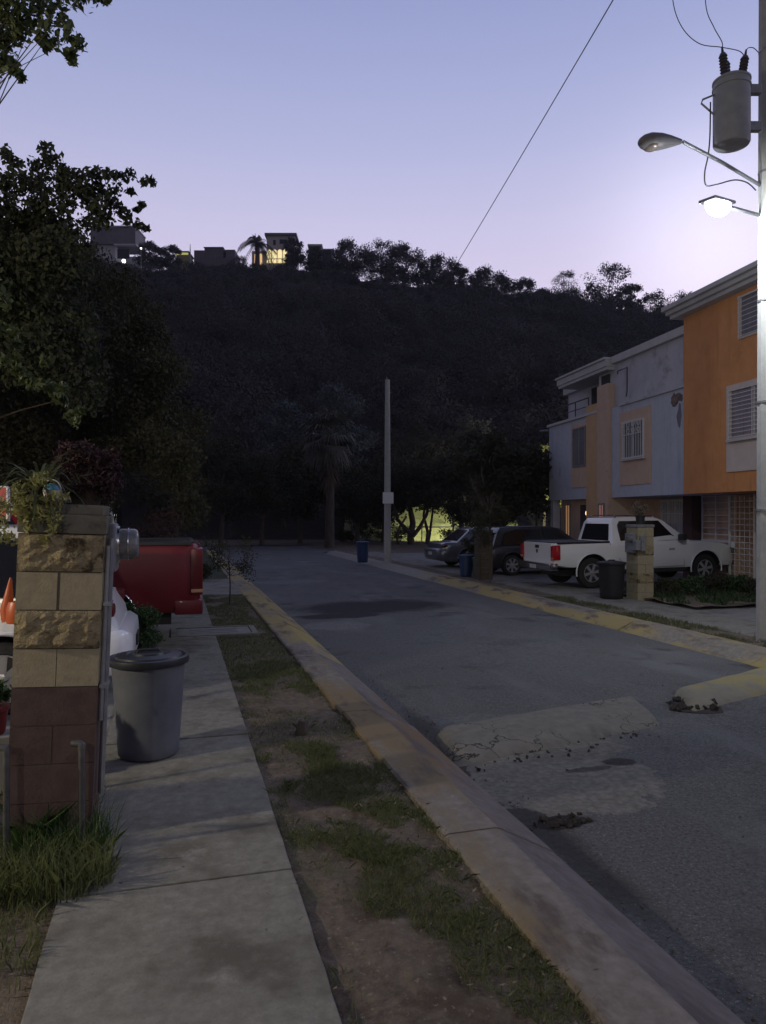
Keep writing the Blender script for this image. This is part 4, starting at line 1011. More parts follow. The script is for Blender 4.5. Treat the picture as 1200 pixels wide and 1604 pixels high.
p3 = block_pillar('dim block pillar between the green bin and dark wagon', (p3c.x, p3c.y, ZL), PHI, .40, .40, 7, .205, {1,3,5}, set(), 19, dim=layered('dark_block', ((.07,.058,.045), (.11,.09,.07), 9), [], bumps=((50,.8,.01),)))  # all blocks of this pillar in one darker brown
mb = MB(); mb.box(-.41,.01,-.01,.41,1.435,1.49); mb.build('cap', concrete_lot, p3, bevel=.006)
bush('pillar_bush', 'dark round plant growing beside the dim block pillar', at(742, 23.0, z=ZL+.05), .40, 1.25, 2200, .06, M['leaf_mid'], 24)
# low plants in the bed before the pickup
for i, (px, Y, r_, h_, lb) in enumerate(((1043,16.6,.34,.42,'low dark shrub hard against the right block pillar'),(1078,17.0,.42,.46,'low shrub before the white pickup door'),
        (1118,17.3,.42,.44,'low shrub before the pickup front wheel'),(1158,17.2,.40,.42,'low shrub before the white gate'),(1190,16.6,.36,.40,'low shrub behind the street lamp pole'))):
    bush('low_shrub', lb, at(px, Y, z=ZL+.09), r_, h_, 1700, .055, M['leaf_bush'] if i % 2 else M['leaf_mid'], 40+i, 'shrub', 'low shrubs before the pickup')
rg = random.Random(77); pts = []
for _ in range(9000):
    v, u = rg.uniform(9.9,14.5), rg.uniform(12.45,15.45)
    if noise_ok(v, u, -.05, 1.4, 3): pts.append(tuple(st(v, u, ZL+.09)))
o = mesh_obj('bed_ground_cover', blades('bed_ground_cover', pts, .13, .007, 1.1, 9), M['leaf_bush']); o['kind'] = 'stuff'; o['label'] = 'weedy ground cover in the bed before the pickup'

# ------------------------------------------------------------------ saplings
def sapling(label, loc, H, r, spread, n, leaf, m, seed):
    t = thing('sapling', label, 'sapling', loc); rg2 = random.Random(seed)
    mb = MB(); mb.tube([(0,0,-.1),(.01,0,H*.3),(-.02,.01,H*.62),(0,0,H*.9)], [r*1.3,r,r*.8,r*.3], 7)
    cs = []
    for k in range(16):
        a = rg2.uniform(0,6.28); z = H*rg2.uniform(.5,.98); e = Vector((spread*math.cos(a)*rg2.uniform(.4,1), spread*math.sin(a)*rg2.uniform(.4,1), z+rg2.uniform(-.1,.15)))
        mb.tube([(0,0,z*.85),(e.x*.5,e.y*.5,e.z*.97),e], [r*.4,r*.25,r*.1], 5); cs.append(tuple(e))
    mb.build('trunk', M['bark'], t, smooth=60)
    mesh_obj('crown', leaf_mesh('crown', cs, [spread*.34]*16, [n//16]*16, leaf, 2, .15, seed), m, t); return t
sapling('thin sapling with sparse leaves on the left verge', at(360, 14.6, z=-.03), 1.32, .014, .55, 1500, .045, M['leaf_mid'], 5)
sapling('thin young tree at the right kerb before the dim pillar', at(768, 20.2, z=ZL+.05), 2.3, .025, .7, 2000, .07, M['leaf_mid'], 6)

# ------------------------------------------------------------------ poles, lamps, transformer, wires
PX, PY = 5.715, 10.95
t = thing('utility_pole', 'tall concrete utility pole carrying a transformer and street lamps', 'utility pole', (PX, PY, ZL+.02))
mb = MB(); mb.lathe([(.175,-.3),(.172,0),(.150,5.0),(.128,11.5)], 8, M=Matrix.Rotation(R(22.5),4,'Z')); mb.build('pole', concrete_pole, t)
for z in (1.95, 3.55, 5.05, 6.95, 8.75):
    mb = MB(); r_ = .172-.0042*z+.006; mb.lathe([(r_,0),(r_,.03)], 16, c=(0,0,z)); mb.build('steel_band', M['steel'], t)
# cables strapped down the pole
def street_light(label, head_c, arm_pts, on, group=None):
    t = thing('street_light', label, 'street light', arm_pts[0], 0, group); b = Vector(arm_pts[0])
    mb = MB(); mb.tube([Vector(p)-b for p in arm_pts], .026, 10); mb.build('arm', M['steel'], t, smooth=60)
    h = Vector(head_c)-b; d = (Vector(arm_pts[-1])-Vector(head_c)); d.normalize()
    Mx = Matrix.Translation(h) @ Vector(d).to_track_quat('X', 'Z').to_matrix().to_4x4()
    return t, Mx, h
A0 = Vector((PX-.13, PY, CZ+(HY-290)/F*PY)); A1 = at(1070, 10.55, 222); HC = at(1034, 10.45, 222)
t, Mx, h = street_light('unlit drop shaped street light on a long arm', HC, [A0, A0.lerp(A1,.5)+Vector((0,0,.02)), A0.lerp(A1,.95), A1], False)
prof = [(-.34,.02),(-.32,.055),(-.26,.095),(-.16,.12),(-.02,.115),(.14,.085),(.26,.055),(.34,.035),(.36,.01)]
mb = MB(); n = 16
for x, r_ in prof:
    for j in range(n):
        a = 2*math.pi*j/n; p = Mx @ Vector((x, r_*1.25*math.cos(a), r_*.95*math.sin(a)+.0)); mb.v.append(tuple(p))
for i in range(len(prof)-1):
    for j in range(n): mb.f.append((i*n+j, i*n+(j+1)%n, (i+1)*n+(j+1)%n, (i+1)*n+j)); mb.m.append(0)
mb.f.append(tuple(range(n))); mb.m.append(0); mb.f.append(tuple((len(prof)-1)*n+j for j in range(n))); mb.m.append(0)
mb.build('housing', mat('lamp_housing', (.16,.15,.16), .5), t, smooth=60)
mb = MB(); mb.lathe([(.0,-.055),(.06,-.045),(.10,-.02),(.115,.0),(.115,.04)], 18, M=Mx @ Matrix.Translation((-.15,0,-.075))); mb.build('lens', mat('lamp_lens', (.20,.16,.14), .25), t, smooth=60)
# lit lamp
B0 = Vector((PX-.14, PY, CZ+(HY-337)/F*PY)); HL = at(1128, 10.3, 320)
t, Mx, h = street_light('lit bright white street light low on the pole', HL, [B0, B0.lerp(HL,.45), HL+ (B0-HL).normalized()*.12], True)
mb = MB(); mb.box(-.34,.20,-.125,.125,.0,.040,0,Mx); hs = mb.build('housing', M['steel'], t, bevel=.012)
mb = MB(); mb.lathe([(.001,-.13),(.06,-.12),(.105,-.08),(.12,-.03),(.12,-.003)], 18, M=Mx @ Matrix.Translation((-.06,0,0)) @ Matrix.Diagonal((2.1,1.1,1.25,1))); mb.build('glass_bowl', mat('lit_bowl', (.9,.9,.9), .4, emit=((.86,.93,1.0), 9)), t, smooth=60)
mb = MB(); mb.lathe([(.03,.04),(.03,.09),(.0,.092)], 12, M=Mx @ Matrix.Translation((.12,0,0))); mb.build('photocell', M['steel'], t, smooth=40)
lamp('street_lamp_light', tuple(HL+Vector((-.02,.02,-.19))), 400, (.90,.96,1.0), .09)
# transformer
tc_ = at(1146, 10.75, z=0); TB, TT = CZ+(HY-228)/F*10.75, CZ+(HY-128)/F*10.75
t = thing('transformer', 'grey cylindrical transformer hung on the utility pole', 'transformer', (tc_.x, tc_.y, TB))
hT = TT-TB; tm = mat('transformer_grey', (.33,.345,.37), .5, col2=(.27,.285,.31), scale=5)
mb = MB(); mb.lathe([(.235,0),(.252,.03),(.252,hT-.02),(.262,hT-.02),(.262,hT+.01),(.20,hT+.05),(.0,hT+.075)], 28); mb.build('tank', tm, t, smooth=40)
for (x, y, tilt_) in ((-.13,-.08,-.10),(-.02,.12,-.02),(.13,-.02,.16)):
    mb = MB(); pr_ = [(.05,0)]
    for k in range(7): pr_ += [(.042,.03+.045*k),(.062,.045+.045*k)]
    pr_ += [(.040,.36),(.02,.38),(.012,.46)]
    mb.lathe(pr_, 14, c=(x, y, hT+.0), M=Matrix.Rotation(tilt_, 4, 'Y')); mb.build('bushing', mat('porcelain_dark', (.075,.065,.075), .3), t, smooth=30)
for z_ in (.80,.22): mb = MB(); mb.box(.22,.42,-.05,.05,hT*z_,hT*z_+.13); mb.build('mounting_bracket', M['steel'], t, bevel=.01)
mb = MB(); mb.tube([(-.24,0,hT*.80),(-.42,0,hT*.72),(-.44,0,hT*.66),(-.25,0,hT*.48)], .014, 7); mb.build('lifting_lug', M['steel'], t, smooth=60)
mb = MB(); mb.box(-.27,.27,-.01,.01,hT*.9,hT*.94) if False else mb.lathe([(.258,hT*.88),(.264,hT*.88),(.264,hT*.91),(.258,hT*.91)], 28); mb.build('clamp_ring', tm, t)
# cables
cab = mat('cable_rubber', (.05,.05,.055), .7)
def cable(label, pts, r_=.008, n=40):
    P = [Vector(p) for p in pts]; out = []
    for i in range(len(P)-1):
        p0, p1, p2_, p3_ = P[max(i-1,0)], P[i], P[i+1], P[min(i+2,len(P)-1)]
        for k in range(10):
            s_ = k/10; out.append(.5*((2*p1)+(-p0+p2_)*s_+(2*p0-5*p1+4*p2_-p3_)*s_*s_+(-p0+3*p1-3*p2_+p3_)*s_**3))
    out.append(P[-1]); mb = MB(); mb.tube(out, r_, 6)
    return tag(mb.build('cable', cab, smooth=60), label, 'cable')
Yt = 10.7
cable('thin looping cable from the sky to the right bushing', [at(1055,Yt,-60),at(1054,Yt,0),at(1068,Yt,42),at(1095,Yt,68),at(1130,Yt,74),at(1158,Yt,80),at(1167,Yt,90)], .006)
cable('thin cable dropping to the left bushing', [at(1103,Yt-.1,-60),at(1106,Yt-.1,10),at(1118,Yt-.1,42),at(1131,Yt-.1,66),at(1131,Yt-.05,78)], .006)
cable('short curved lead from the bushing to the pole', [at(1167,Yt,88),at(1171,Yt+.05,76),at(1180,Yt+.1,75),at(1188,Yt+.2,82)], .006)
cable('drooping cable hanging below the transformer to the pole', [at(1113,Yt,160),at(1112,Yt,215),at(1109,Yt-.02,245),at(1104,Yt-.02,270),at(1106,Yt,290),at(1122,Yt,289),at(1150,Yt,282),at(1170,Yt+.05,286),at(1184,Yt+.15,298)], .010)
# far pole
fp = at(607, 27.8, z=ZL)
t = thing('concrete_pole', 'slim bare concrete pole standing alone by the road', 'utility pole', fp)
mb = MB(); mb.lathe([(.145,-.2),(.142,0),(.088,6.98),(.05,7.0)], 8); mb.build('pole', concrete_pole, t)
mb = MB(); mb.bar((.05,0,6.5),(.14,0,6.5),.02); mb.bar((-.03,-.05,6.99),(-.03,-.05,7.09),.03); mb.build('hook', M['steel'], t)
t = thing('notice_sign', 'small white notice board strapped to the bare pole', 'sign', at(608, 27.6, z=CZ+(HY-780)/F*27.6))
mb = MB(); mb.box(-.20,.20,-.015,.0,-.21,.21); mb.build('board', mat('notice_white', (.78,.78,.82), .6, col2=(.66,.66,.72), scale=14), t)
mb = MB(); mb.box(-.135,.135,.0,.28,.10,.13); mb.box(-.135,.135,.0,.28,-.12,-.09); mb.build('strap', M['steel'], t)
M0 = fp+Vector((0,-.1,7.15)); Q = at(980, 8.0, 0); Q2 = M0 + (Q-M0)*1.9
pts_ = []
for i in range(25):
    s_ = i/24; p = M0.lerp(Q2, s_); p.z -= 1.55*s_*(1-s_)*.9; pts_.append(p)
# lift so that the line still passes overhead where seen
off = .55
mb = MB(); mb.tube([p+Vector((0,0,off*(i/24)*2.0)) for i, p in enumerate(pts_)], .0075, 6)
tag(mb.build('overhead_cable', mat('cable_grey', (.05,.048,.055), .7), smooth=60), 'long overhead cable crossing the sky to the bare pole', 'cable')

# yard lamp lighting pillar and near trees, plus unseen fill lamp added behind camera
def post_lamp(label, loc, H, armdx):
    t = thing('lamp_post', label, 'street light', loc)
    mb = MB(); mb.tube([(0,0,0),(0,0,H*.95),(armdx*.4,0,H+.05),(armdx,0,H+.05)], [.06,.045,.035,.03], 10); mb.build('pole', M['steel'], t, smooth=60)
    mb = MB(); mb.box(armdx-.2,armdx+.2,-.09,.09,H,H+.07); mb.build('housing', M['steel'], t, bevel=.01)
    mb = MB(); mb.box(armdx-.16,armdx+.16,-.07,.07,H-.012,H-.001); mb.build('lens', mat('warm_lens', (.9,.85,.7), .4, emit=((1,.86,.62), 8)), t)
    return t
post_lamp('low warm yard lamp left of the camera', (-7.2,1.9,0), 3.1, .6)
lamp('yard_lamp_light', (-6.6,1.9,2.98), 720, (1.0,.86,.62), .10)
post_lamp('unseen fill lamp added behind the camera over the sidewalk', (-1.6,-9,0), 6.2, 1.0)
lamp('rear_fill_light', (-.6,-9,6.05), 650, (1.0,.93,.80), .15)  # fill light added to brighten the near walk and road

# ------------------------------------------------------------------ houses on the right
FO = Vector((8.6,17.2,0)); FE = Vector((-.173,.985,0)).normalized(); FM = Vector((.985,.173,0)).normalized()
HRZ = math.atan2(FE.y, FE.x)-R(90)      # local y along the facade, local x into the house
def hbox(mb, s0, s1, d0, d1, z0, z1, mi=0): mb.box(d0, d1, s0, s1, z0, z1, mi); return mb
purple = layered('purple_grey_stucco', ((.41,.43,.51), (.48,.50,.58), 3), [((.34,.35,.42), 5, .50, .75, 8, (1,1,.12)), ((.24,.23,.26), 1.5, .60, .78, 7, (1,1,.6))], bumps=((60,.4,.006),))
grey_st = layered('grey_stucco', ((.40,.40,.45), (.48,.48,.53), 2.5), [((.28,.27,.29), 1.6, .52, .70, 7, None)], bumps=((60,.4,.006),))
beige = layered('beige_stucco', ((.50,.36,.28), (.58,.42,.33), 3), [((.38,.27,.21), 1.8, .60, .75, 6, None)], bumps=((60,.4,.006),))
tan = layered('tan_stucco', ((.50,.32,.18), (.57,.38,.22), 3), [], bumps=((60,.4,.006),))
orange = layered('orange_stucco', ((.56,.245,.09), (.66,.30,.12), 2.5), [((.47,.205,.08), 4, .50, .75, 8, (1,1,.12)), ((.44,.19,.07), 1.4, .58, .76, 6, None)], bumps=((60,.4,.006),))
cream = layered('cream_stucco', ((.52,.44,.41), (.60,.52,.48), 4), [], bumps=((60,.3,.005),))
brick = layered('brick_red', ((.26,.12,.09), (.34,.17,.13), 10), [((.10,.06,.05), 5, .55, .66, 5, (1,1,3))], bumps=((40,.5,.01),))
trim_w = layered('trim_white', ((.42,.41,.42), (.50,.49,.50), 3), [((.28,.27,.27), 3, .6, .74, 6, None)], bumps=((50,.3,.005),))
curtain = mat('curtain', (.07,.07,.085), .5, col2=(.20,.19,.21), scale=9, stretch=(.2,6,.1))
curtain_lit = mat('curtain_lit', (.45,.30,.18), .9, emit=((1,.55,.28), .22))
curtain_pink = mat('curtain_pink', (.30,.25,.28), .7, col2=(.18,.15,.18), scale=7, stretch=(.2,6,.1))
dark_in = mat('dark_interior', (.025,.022,.024), .8)
def window(parent, s0, s1, z0, z1, d, frame_m, pane_m, grille=None, rows=10, cols=6, frame_w=.05, mull=1, sill=True, name='window'):
    """frame stands proud of plane d (towards the street = negative local x)"""
    mb = MB()
    for a in ((s0,s1,z0,z0+frame_w),(s0,s1,z1-frame_w,z1),(s0,s0+frame_w,z0+frame_w,z1-frame_w),(s1-frame_w,s1,z0+frame_w,z1-frame_w)):
        hbox(mb, a[0], a[1], d-.045, d+.01, a[2], a[3])
    for k in range(mull):
        c_ = s0+(s1-s0)*(k+1)/(mull+1); hbox(mb, c_-.02, c_+.02, d-.035, d+.01, z0+frame_w, z1-frame_w)
    f = mb.build(name, frame_m, parent)
    mb = MB(); hbox(mb, s0+frame_w, s1-frame_w, d-.012, d+.006, z0+frame_w, z1-frame_w); mb.build('pane', pane_m, f)
    if sill: mb = MB(); hbox(mb, s0-.06, s1+.06, d-.10, d-.001, z0-.06, z0-.002); mb.build('sill', trim_w, f, bevel=.005)
    if grille:
        mb = MB(); x = d-.085
        if grille == 'bars_h':
            for k in range(rows): z = z0+(z1-z0)*(k+.5)/rows; hbox(mb, s0, s1, x-.008, x, z-.006, z+.006)
            for k in range(3): c_ = s0+.02+(s1-s0-.04)*k/2; hbox(mb, c_-.008, c_+.008, x, x+.010, z0, z1)
        elif grille == 'scroll':
            for k in range(cols): c_ = s0+(s1-s0)*(k+.5)/cols; hbox(mb, c_-.006, c_+.006, x-.006, x+.006, z0+.02, z1-.02)
            for z in (z0+.02, z1-.42, z1-.02): hbox(mb, s0, s1, x-.02, x-.011, z-.012, z+.012)
            for i in range(4):
                for j in range(2):
                    cx_, cz_ = s0+(s1-s0)*(i+.5)/4, z1-.12-.20*j
                    pts_ = [(x-.025, cx_+.09*math.cos(a_)*(1-.02*q), cz_+.09*math.sin(a_)*(1-.02*q)) for q, a_ in enumerate([2*math.pi*k/14*1.25 for k in range(15)])]
                    mb.tube(pts_, .010, 5)
        mb.build('grille', M['white_steel'], f)
    return f
UB = 2.30       # underside of the upper storeys
HL_ = (FO.x, FO.y, 0)
# ---- purple and beige middle house
t = thing('row_house', 'purple grey house with beige window panel beside the orange house', 'house', HL_, HRZ)
mb = MB(); hbox(mb, 2.70,6.9,0,8.5,UB,5.20); mb.build('wall', purple, t)
mb = MB(); hbox(mb, 2.70,6.9,.12,8.5,5.203,6.62); hbox(mb, 2.70,6.35,.02,.12,6.05,6.30) if False else None; mb.build('upper_wall', grey_st, t)
mb = MB(); hbox(mb, 2.70,6.9,-.02,.60,6.623,6.86); mb.build('parapet', trim_w, t, bevel=.02)
mb = MB(); hbox(mb, 2.70,6.30,-.07,.12,5.17,5.24); mb.build('ledge', grey_st, t, bevel=.008)
mb = MB(); hbox(mb, 4.45,6.30,-.03,.0,2.66,4.95); mb.build('window_panel', beige, t)
window(t, 4.78,6.02,3.47,4.62,-.03,M['white_steel'],curtain,'scroll',cols=9)
mb = MB(); hbox(mb, 2.70,7.2,1.52,8.5,ZL,UB-.003); mb.build('ground_wall', beige, t)
window(t, 4.85,6.45,-.05,2.20,1.52,M['white_steel'],mat('pale_curtain', (.50,.48,.52), .8, col2=(.34,.33,.38), scale=9, stretch=(.2,6,.1)),'scroll',cols=12,sill=False,mull=3, name='patio_door')
mb = MB(); hbox(mb, 4.30,4.75,1.2,1.50,ZL,UB-.003); mb.build('column', mat('brown_column', (.07,.035,.035), .8), t)
mb = MB(); mb.tube([(-.06,6.35,6.2),(-.06,6.35,6.30),(-.06,5.75,6.30),(-.06,5.75,5.6),(-.06,5.8,5.4)], .02, 6); mb.build('cable_conduit', cab, t)
# rusty exposed patch under the ledge
mb = MB(); pp = []
rg = random.Random(3)
for i in range(18):
    a = 2*math.pi*i/18; pp.append((3.15+.30*math.cos(a)*(1+.4*rg.uniform(-1,1)), 4.93+.16*math.sin(a)*(1+.5*rg.uniform(-1,1))))
mb.prism(pp, -.006, .0, 'x'); mb.build('plaster_damage', mat('exposed_plaster', (.20,.15,.13), .9, col2=(.07,.05,.05), scale=6), t)
pp = [(3.0+.10*math.cos(a)*(1+.5*rg.uniform(-1,1)), 4.45+.34*math.sin(a)) for a in [2*math.pi*i/12 for i in range(12)]]
mb = MB(); mb.prism(pp, -.005, .0, 'x'); mb.build('stain', layered('damp_stain', ((.15,.145,.18),(.19,.18,.22),5), [], bumps=((60,.4,.006),)), t)
# ---- left purple house with the balcony
t = thing('row_house', 'far purple house with balcony and tan corner tower', 'house', HL_, HRZ)
mb = MB(); hbox(mb, 8.62,12.0,0,8.5,UB,5.16); mb.build('wall', purple, t)
mb = MB(); hbox(mb, 8.60,9.85,-.03,.0,2.72,5.0); hbox(mb, 9.85,9.92,-.03,-.0,2.72,5.0); mb.build('window_panel', beige, t)
mb = MB(); hbox(mb, 6.903,7.70,-.10,8.5,ZL,6.02); mb.build('tower', beige, t)
mb = MB(); hbox(mb, 7.703,8.60,-.06,8.5,ZL,5.50); mb.build('tower_side', tan, t)
window(t, 8.68,9.72,3.45,4.85,-.03,M['steel'],curtain,None,sill=False)
mb = MB(); hbox(mb, 7.72,12.06,-.08,.10,5.163,5.26); hbox(mb, 8.62,12.0,.10,2.0,5.163,5.18); mb.build('balcony_ledge', trim_w, t, bevel=.01)
mb = MB(); hbox(mb, 8.0,12.0,.80,8.5,5.19,6.45); hbox(mb, 6.903,8.0,.12,8.5,6.023,6.45); mb.build('upper_wall', grey_st, t)
mb = MB(); hbox(mb, 8.62,9.9,.76,.802,5.2,6.36); mb.build('balcony_door', dark_in, t)
mb = MB(); hbox(mb, 7.2,7.75,.08,.122,6.03,6.38); mb.build('vent_opening', dark_in, t)
mb = MB(); hbox(mb, 6.9,10.75,-.16,8.5,6.453,6.56); hbox(mb, 10.753,12.1,.62,8.5,6.453,6.80); hbox(mb, 6.9,10.80,-.20,.4,6.563,6.78); hbox(mb, 6.9,10.84,-.26,.3,6.783,6.86); mb.build('roof_fascia', trim_w, t, bevel=.01)
mb = MB()
hbox(mb, 8.64,11.9,.05,.08,5.80,5.84); hbox(mb, 8.64,11.9,.05,.08,5.52,5.54)
for k in range(4): hbox(mb, 8.66+1.07*k,8.69+1.07*k,.05,.08,5.26,5.80)
mb.build('railing', cab, t)
mb = MB(); hbox(mb, 8.60,11.9,.45,8.5,ZL,UB-.003); mb.build('ground_wall', beige, t)
window(t, 11.0,11.45,.5,2.15,.45,M['steel'],curtain_lit,None,sill=False)
mb = MB(); hbox(mb, 9.15,10.05,.39,.449,ZL,2.1); d_ = mb.build('door', mat('door_dark', (.05,.04,.05), .5), t, bevel=.008)
mb = MB(); mb.lathe([(.05,0),(.085,.02),(.08,.06),(.0,.09)], 16, M=Matrix.Translation((.36,9.35,1.80)) @ Matrix.Rotation(R(-90),4,'Y')); mb.build('porch_light', mat('porch_lamp', (.9,.7,.5), .5, emit=((1,.62,.33), 2.0)), t, smooth=60)
mb = MB(); hbox(mb, 11.75,12.0,.06,.34,ZL,UB-.003); mb.build('column', purple, t)
window(t, 7.15,7.55,1.35,2.12,-.10,M['steel'],mat('lit_pink', (.4,.2,.2), .8, emit=((1,.45,.35), .18)),None,sill=False)
mb = MB(); mb.tube([(-.02,12.02,5.05),(-.35,12.1,5.03)], .035, 8); mb.build('drain_spout', M['steel'], t)
# ---- orange house
t = thing('row_house', 'tall orange house with cream window panel by the street lamp', 'house', HL_, HRZ)
mb = MB(); hbox(mb, -5.0,2.697,-.06,8.5,UB,7.03); mb.build('wall', orange, t)
mb = MB(); hbox(mb, -5.3,2.95,-.32,8.8,7.033,7.13); hbox(mb, -5.35,3.0,-.42,8.9,7.133,7.24); hbox(mb, -5.4,3.05,-.52,8.95,7.243,7.36); mb.build('roof', trim_w, t, bevel=.012)
mb = MB(); hbox(mb, -1.4,.83,-.10,-.06,2.78,4.87); mb.build('window_panel', cream, t)
window(t, -1.1,.66,3.55,4.76,-.10,cream,curtain_pink,'bars_h',rows=12)
window(t, -1.1,.34,5.9,6.92,-.06,cream,curtain,'bars_h',rows=9,sill=False)
mb = MB(); hbox(mb, -5.0,2.695,2.1,8.4,ZL,UB-.006); mb.build('ground_wall', brick, t)
window(t, .4,2.2,.9,2.0,2.1,M['white_steel'],curtain,None,sill=False,mull=2)
mb = MB(); x = 1.40
for k in range(14): z = ZL+.12+(UB-ZL-.16)*k/13; hbox(mb, 2.83,4.12,x-.008,x+.008,z-.010,z+.010)
for s_ in (2.84,3.48,4.11): hbox(mb, s_-.02,s_+.02,x+.008,x+.03,ZL,UB-.01)
hbox(mb, 2.83,4.12,x-.02,x-.009,.98,1.04)
mb.build('lattice_screen', M['white_steel'], t)
gt = MB()
for k in range(16): z = ZL+.08+(UB-ZL-.12)*k/15; hbox(gt, 1.76,2.78,x-.05,x-.035,z-.009,z+.009)
for s_ in (1.76,2.78): hbox(gt, s_-.025,s_+.025,x-.06,x-.02,ZL,UB-.02)
for k in range(6): s_ = 1.76+1.02*k/5; hbox(gt, s_-.007,s_+.007,x-.034,x-.022,ZL+.05,UB-.05)
go = gt.build('gate', M['white_steel'], t)
mb = MB(); hbox(mb, 2.52,2.68,x-.075,x-.051,.86,1.02); mb.build('lock_box', M['white_steel'], go)
mb = MB(); hbox(mb, -5.0,1.70,1.4,1.5,ZL,.9); mb.build('low_wall', trim_w, t)

# ------------------------------------------------------------------ hill
YF, YRD = 58.0, 160.0
ridge_px = [(-1500,395),(-300,400),(0,402),(150,412),(220,422),(400,418),(480,420),(520,432),(600,440),(700,452),(780,462),(860,465),(905,463),(950,478),(1000,484),(1100,492),(1300,505),(1600,520),(2600,560)]
def ridge_h(px):
    xs = [p[0] for p in ridge_px]; ys = [p[1] for p in ridge_px]
    return CZ + (HY-float(np.interp(px, xs, ys)))/F*YRD
def hill_z(X, Y):
    px = CX + F*X/max(Y, 30)
    t_ = (Y-YF)/(YRD-YF)
    if t_ <= 0: return -.30
    H_ = ridge_h(px)
    if t_ < 1: z = H_*(t_*.9+.1*t_*t_)
    else: z = H_ - (Y-YRD)*.12
    return -.30 + z + (.9*MN.noise(Vector((X*.06, Y*.06, 0))) if .03 < t_ < .97 else 0)
hl = grid_sheet('hill', -190, 240, 56, 330, 130, 110, hill_z, hill_m, local=False)

# woods on the slope as one mass
rg = np.random.default_rng(5); cs, rs, ns = [], [], []
for i in range(760):
    Y = YF+2+(YRD-YF-9)*rg.random()**.8; px = -60+1300*rg.random(); X = (px-CX)/F*Y
    if 600 < px < 900 and Y < YF+14: continue
    r_ = (2.3+2.2*rg.random())*(1.0 if Y < 132 else .45)
    for k in range(3):
        cs.append((X+rg.normal()*r_*.5, Y+rg.normal()*r_*.5, hill_z(X, Y)+r_*(.75+.5*rg.random()))); rs.append(r_*.62); ns.append(260)
for px in range(500, 1130, 9):
    Y = 161.0; px_ = px+rg.normal()*3; X = (px_-CX)/F*Y; top = float(np.interp(px, [500,560,640,700,740,790,830,870,900,1000,1130], [400,396,402,420,432,440,456,466,462,472,478]))
    zt_ = CZ+(HY-top)/F*Y; n_ = int(1+(zt_-hill_z(X, Y))/1.7)
    for k in range(n_):
        cs.append((X+rg.normal()*.7, Y+rg.normal()*1.2, zt_-1.0-k*1.6+rg.normal()*.5)); rs.append(1.25); ns.append(130)
for i in range(150):
    Y = rg.uniform(144, 158); px = 90+1080*rg.random(); X = (px-CX)/F*Y; r_ = rg.uniform(1.3, 2.3)
    for k in range(3): cs.append((X+rg.normal()*r_*.5, Y+rg.normal()*r_*.5, hill_z(X, Y)+r_*(.5+.5*rg.random()))); rs.append(r_*.6); ns.append(170)
me = leaf_mesh('hillside_wood', cs, rs, [int(n_*1.45) for n_ in ns], .25, 1.3, .85, 3, align=.72)
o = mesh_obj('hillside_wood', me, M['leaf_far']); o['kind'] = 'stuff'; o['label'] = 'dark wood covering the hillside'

# tree kinds to copy
def make_tree(name, label, cat, loc, H, crown_r, ncl, n_leaf, leaf, m, seed, r0=.18, gap=.5, flat=.75, fork_h=.38, group=None, crown_z=None):
    t = thing(name, label, cat, loc, 0, group); rg2 = random.Random(seed)
    cs, rs = [], []; cz = crown_z or H*.66
    for k in range(ncl):
        a, q = rg2.uniform(0,6.28), math.sqrt(rg2.random()); zz = rg2.uniform(-1,1)
        lim = math.sqrt(max(.05, 1-zz*zz)); cs.append((crown_r*q*lim*math.cos(a)*.85, crown_r*q*lim*math.sin(a)*.85, cz+zz*(H-cz)*flat)); rs.append(crown_r*rg2.uniform(.2,.36))
    mb = MB(); branchy(mb, (0,0,0), [cs[i] for i in range(0, ncl, max(1, ncl//12))], r0, seed, (rg2.uniform(-.2,.2), 0, H*fork_h)); mb.build('trunk', M['bark'], t, smooth=60)
    mesh_obj('crown', leaf_mesh('crown', cs, rs, [n_leaf//ncl]*ncl, leaf, 1.7, gap, seed, align=.45), m, t); return t
protos = []
def ridge_loc(px, y_base, Y=162.0): return Vector(((px-CX)/F*Y, Y, CZ+(HY-y_base)/F*Y))
# (px centre, top y, width px, kind, label)
ridge = [(545,384,70,0,'dense ridge tree just right of the hilltop houses'),(597,381,62,1,'airy ridge tree with sky showing through, right of the dense one'),
 (632,388,66,0,'broad ridge tree over the small sky gap'),(688,406,62,0,'rounded ridge tree left of the overhead cable'),(722,424,46,2,'low ridge tree beneath the overhead cable'),
 (760,426,66,0,'wide ridge tree right of the overhead cable'),(822,442,56,2,'low ridge tree before the dip in the ridge'),
 (889,429,50,1,'small airy tree standing clear on the ridge'),(955,420,78,1,'tall round airy tree topping the right of the ridge'),(992,450,46,2,'small ridge tree right of the tall airy one'),
 (1030,462,60,1,'thin leafed ridge tree behind the orange roof'),(1072,462,60,1,'pale sparse tree above the orange house roof'),(1110,470,60,2,'ridge tree hidden partly by the orange roof'),
 (250,392,36,2,'dark small tree right of the white hilltop house'),(268,388,34,2,'second dark tree right of the white hilltop house'),(232,383,22,2,'pointed dark tree touching the white hilltop house'),
 (460,378,34,2,'dark tree before the lit mansion'),(492,392,40,2,'dark tree between the mansion and box house'),(378,405,40,1,'bare looking tree left of the hilltop palm'),
 (120,392,60,2,'dark tree left of the white hilltop house'),(60,390,70,0,'hilltop tree behind the big left tree'),(700,440,60,2,'short ridge tree low under the rounded one'),(850,458,50,2,'ground hugging ridge tree in the dip')]
